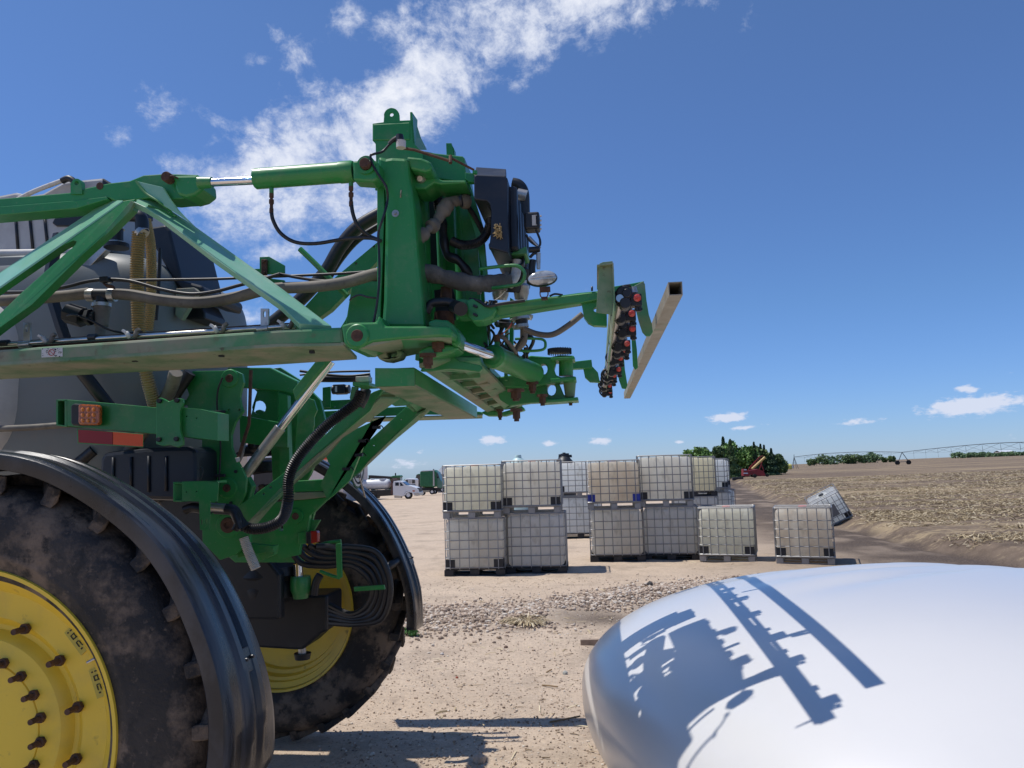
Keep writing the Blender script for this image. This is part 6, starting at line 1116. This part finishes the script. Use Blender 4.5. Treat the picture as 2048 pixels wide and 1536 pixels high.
building('farm_shed', 1704, 1713, 917, 924, 540, 10, DK, 'dark open shed in the distant farm grove', roof=WHT); building('white_barn', 2002, 2029, 904, 910, 840, 14, OFFW, 'long pale barn in the far right shelterbelt', roof=WHT)
Yt = 40; t = empty('box_trailer', P(538,975,Yt), 0, world=True); tag(t, 'white motorhome body with a dark stripe behind the chassis', 'motorhome')
bplate('body', WHT, [(505,903),(549,901),(549,933),(505,935)], Yt, 2.2, t, bevel=.04); bplate('stripe', DK, [(505,917),(549,915),(549,921),(505,923)], Yt-.01, .02, t); bplate('marker_lamp', 'red', [(544,910),(548.5,909.7),(548.5,912.2),(544,912.5)], Yt-.02, .02, t); bplate('trim_line', DK, [(528,912),(538,911),(538,912.3),(528,913)], Yt-.02, .02, t)
text('GM', P(545,926,Yt-.03), .16, (1,0,0), (0,-1,0), 'ink', t); z0 = gz(P(538,975,Yt).x, Yt); zb = P(530,934,Yt).z
b = MB(); b.box((P(527,950,Yt).x, Yt+1.1, (z0+.5+zb)/2), (44*Yt/F, 2.1, abs(zb-z0-.5))); b.build('lower_body', DK, t); [MB().lathe((P(x,950,Yt).x, Yt, z0+.45), (0,1,0), [(0,0),(.42,0),(.45,.05),(.45,.25),(0,.25)], 20).build('wheel', TYR, t) for x in (512, 544)]
b = MB(); [b.tube([P(506,930+5*i,5.6), P(530,926+5*i,5.6), P(560,925+5*i,5.7)], .02, 7) for i in range(4)]; b.build('chassis_hoses', 'rubber', SP)
b = MB(); b.lathe(P(503,892,5.5), (-.3,-1,0), [(0,0),(.022,0),(.024,.01),(.03,.01),(.03,-.02),(.05,-.03),(.055,-.12),(0,-.12)], 20); b.build('chassis_motor', 'black', SP)
# small tanks whose tops show above the stacks
def ptank(name, px, yt, wpx, Y, mt, lab, fit=False):
    c = P(px, yt, Y); z0 = gz(c.x, Y); r = wpx/2*Y/F; h = c.z-z0; t = empty(name, (c.x, Y, z0)); tag(t, lab, 'tank'); b = MB()
    b.lathe((0,0,0), (0,0,1), [(0,0),(r,.05),(r,h*.3),(r*1.01,h*.32),(r,h*.34),(r,h*.74),(r*.9,h*.84),(r*.5,h*.93),(r*.34,h*.95),(r*.33,h*.985),(r*.3,h),(0,h)], 36); b.build('shell', mt, t)
    if fit:
        for x, hh in ((-.35,.12),(0,.2),(.3,.16),(.55,.08)): MB().cyl((x*r,0,h*.93), (x*r,0,h*.95+hh), .1, .08, 8).build('lid_fitting', 'black', t)
    return t
ptank('poly_tank', 1036, 910, 40, 42, plain('pale teal poly', (.5,.68,.66), .4, .1), 'pale teal dome top of a tank peeking over the second stack')
ptank('black_tank', 1128, 907, 44, 40, 'black', 'black domed tank with lid fittings behind the gap between stacks', True)
# red and yellow grain conveyor
GA = ground_at(1510, 957); Ya = GA.y; ka = Ya/F; t = empty('grain_conveyor', GA, 0, world=True); tag(t, 'red wheeled grain conveyor with a raised yellow tube', 'grain conveyor')
MB().cyl(P(1504,938,Ya), P(1530,914.5,Ya), 2.3*ka, 2.3*ka, 16).build('tube', YEL, t); b = MB(); tp_ = [(1497,940),(1499,935),(1519,914),(1526,911.5)]; b.tube([P(x,y,Ya+.8) for x, y in tp_], .05, 6, curve=False)
for i in range(8): f = i/8; b.beam(P(1499+24*f,935-21*f,Ya+.8), P(1503+24*f,939-23*f,Ya+.4), .05, .05)
b.build('truss', REDM, t); bplate('hopper', REDM, [(1487,938),(1494,938),(1496,942),(1500,944),(1500,950),(1496,953),(1487,952)], Ya-.5, 1.6, t); bplate('hopper_panel', WHT, [(1487,945.5),(1496,945.5),(1496,947.5),(1487,947.5)], Ya-.54, .03, t); bplate('hopper_panel', WHT, [(1488,938.5),(1493,938.5),(1493,940.5),(1488,940.5)], Ya-.54, .03, t)
bplate('frame', REDM, [(1496,941),(1506,940),(1516,938),(1527,942),(1531,950),(1530,952.5),(1512,951),(1500,949)], Ya, 1.3, t); b = MB(); b.beam(P(1520,922,Ya+.2), P(1528,942,Ya+.2), .15, .1); b.beam(P(1524,924,Ya+1), P(1518,942,Ya+1), .15, .1); b.build('support_leg', REDM, t); [bwheel(x, y, Ya+dy, r*ka, .4, t, DK) for x, y, r, dy in ((1510,952,3.6,-.3),(1535,950.5,3,-.1),(1505,951,3.4,1.3))]
b = MB(); b.beam(P(1466,958,Ya), P(1490,953,Ya), .12, .12); b.build('tow_bar', DK, t); bplate('axle_box', DK, [(1466,955),(1486,954),(1488,960),(1466,961)], Ya-.4, 1.0, t)
# centre pivot irrigation
GP = ground_at(1588, 938); Yq = GP.y; kq = Yq/F; t = empty('pivot_irrigator', GP, 0, world=True); tag(t, 'long centre pivot irrigation pipe on towers over the stubble field', 'irrigation system'); STL = plain('pivot steel', (.1,.12,.13), .5)
b = MB(); top = P(1588,914,Yq)
for dx, dy in ((-4,0),(5,0),(-1,2.0),(9,1.5)): b.beam(P(1588+dx,937.5,Yq+dy), top, .12, .12)
b.beam(P(1584,926,Yq), P(1592,926,Yq), .1, .1); b.beam(top, P(1588,909,Yq), .15, .15); b.build('pivot_tower', STL, t); MB().box(P(1584,934,Yq), (4*kq, 1, 5*kq)).build('control_box', WHT, t)
def span(pts, Ys, ntr, h0, h1):
    b = MB(); q = [P(x, y, Y) for (x, y), Y in zip(pts, Ys)]; q = catmull(q, 8); b.tube(q, .085, 8, curve=False); b.build('span_pipe', STL, t); q = resample(q, ntr); lo = []
    for i in range(1, ntr): hh = h0+(h1-h0)*sin(pi*i/ntr); lo.append(q[i]+Vector((0,.25,-hh)))
    b = MB()
    for i, l in enumerate(lo): b.beam(q[i], l, .045, .045); b.beam(q[i+2], l, .045, .045); b.beam(q[i+1], l+Vector((0,-.5,0)), .035, .035)
    for i in range(len(lo)-1): b.beam(lo[i], lo[i+1], .03, .03)
    b.beam(q[0], lo[0], .03, .03); b.beam(lo[-1], q[-1], .03, .03); b.build('truss', STL, t)
    for i in range(1, ntr): b = MB(); b.tube([q[i], q[i]+Vector((.1,0,-h1-1.0))], .022, 5, curve=False); b.build('drop_hose', STL, t)
GT = ground_at(1808, 929); Yw = GT.y; kw = Yw/F
span([(1588,914),(1640,908),(1700,904.5),(1760,903.5),(1804,904.5)], [Yq, Yq+(Yw-Yq)*.25, Yq+(Yw-Yq)*.5, Yq+(Yw-Yq)*.75, Yw], 10, .5, 1.3)
span([(1804,904.5),(1850,899),(1930,891),(1990,886.5),(2048,884.5),(2150,884),(2300,890)], [Yw*f for f in (1,.92,.8,.73,.67,.58,.48)], 13, .5, 1.6)
b = MB(); top = P(1804,904.5,Yw)
for x, y, dy in ((1796,925,0),(1818,924,0)): b.beam(P(x,y,Yw), top, .22, .16)
b.beam(P(1796,924,Yw), P(1818,923,Yw), .16, .16); b.build('drive_tower', STL, t); [bwheel(x, y, Yw-.2, 4.3*kw, .5, t, DK) for x, y in ((1795.5,925.5),(1818,924.5))]
xe = P(2300,890,Yw*.48); z0 = gz(xe.x, xe.y); b = MB(); [b.beam((xe.x+dx, xe.y, z0+.5), xe, .2, .16) for dx in (-2,2)]; b.build('drive_tower', STL, t)
c = P(1577,929,Yq-6); z0 = gz(c.x, c.y); b = MB(); r = 6.2*c.y/F; h = c.z-z0+.2; t2 = empty('field_tank', (c.x, c.y, z0)); tag(t2, 'small yellow tank at the foot of the irrigation pivot', 'tank'); b.lathe((0,0,0), (0,0,1), [(0,0),(r*.9,0),(r,h*.15),(r,h*.75),(r*.6,h),(0,h)], 20); b.build('shell', plain('yellow poly', (.75,.68,.15), .5, .1), t2)
c = ground_at(1565, 942); b = MB().tube([c+Vector((-4*c.y/F,0,.25)), c+Vector((6*c.y/F,0,.25))], .18, 8); tag(b.build('white_pipe', WHT), 'short white pipe lying beside the small yellow tank', 'pipe')
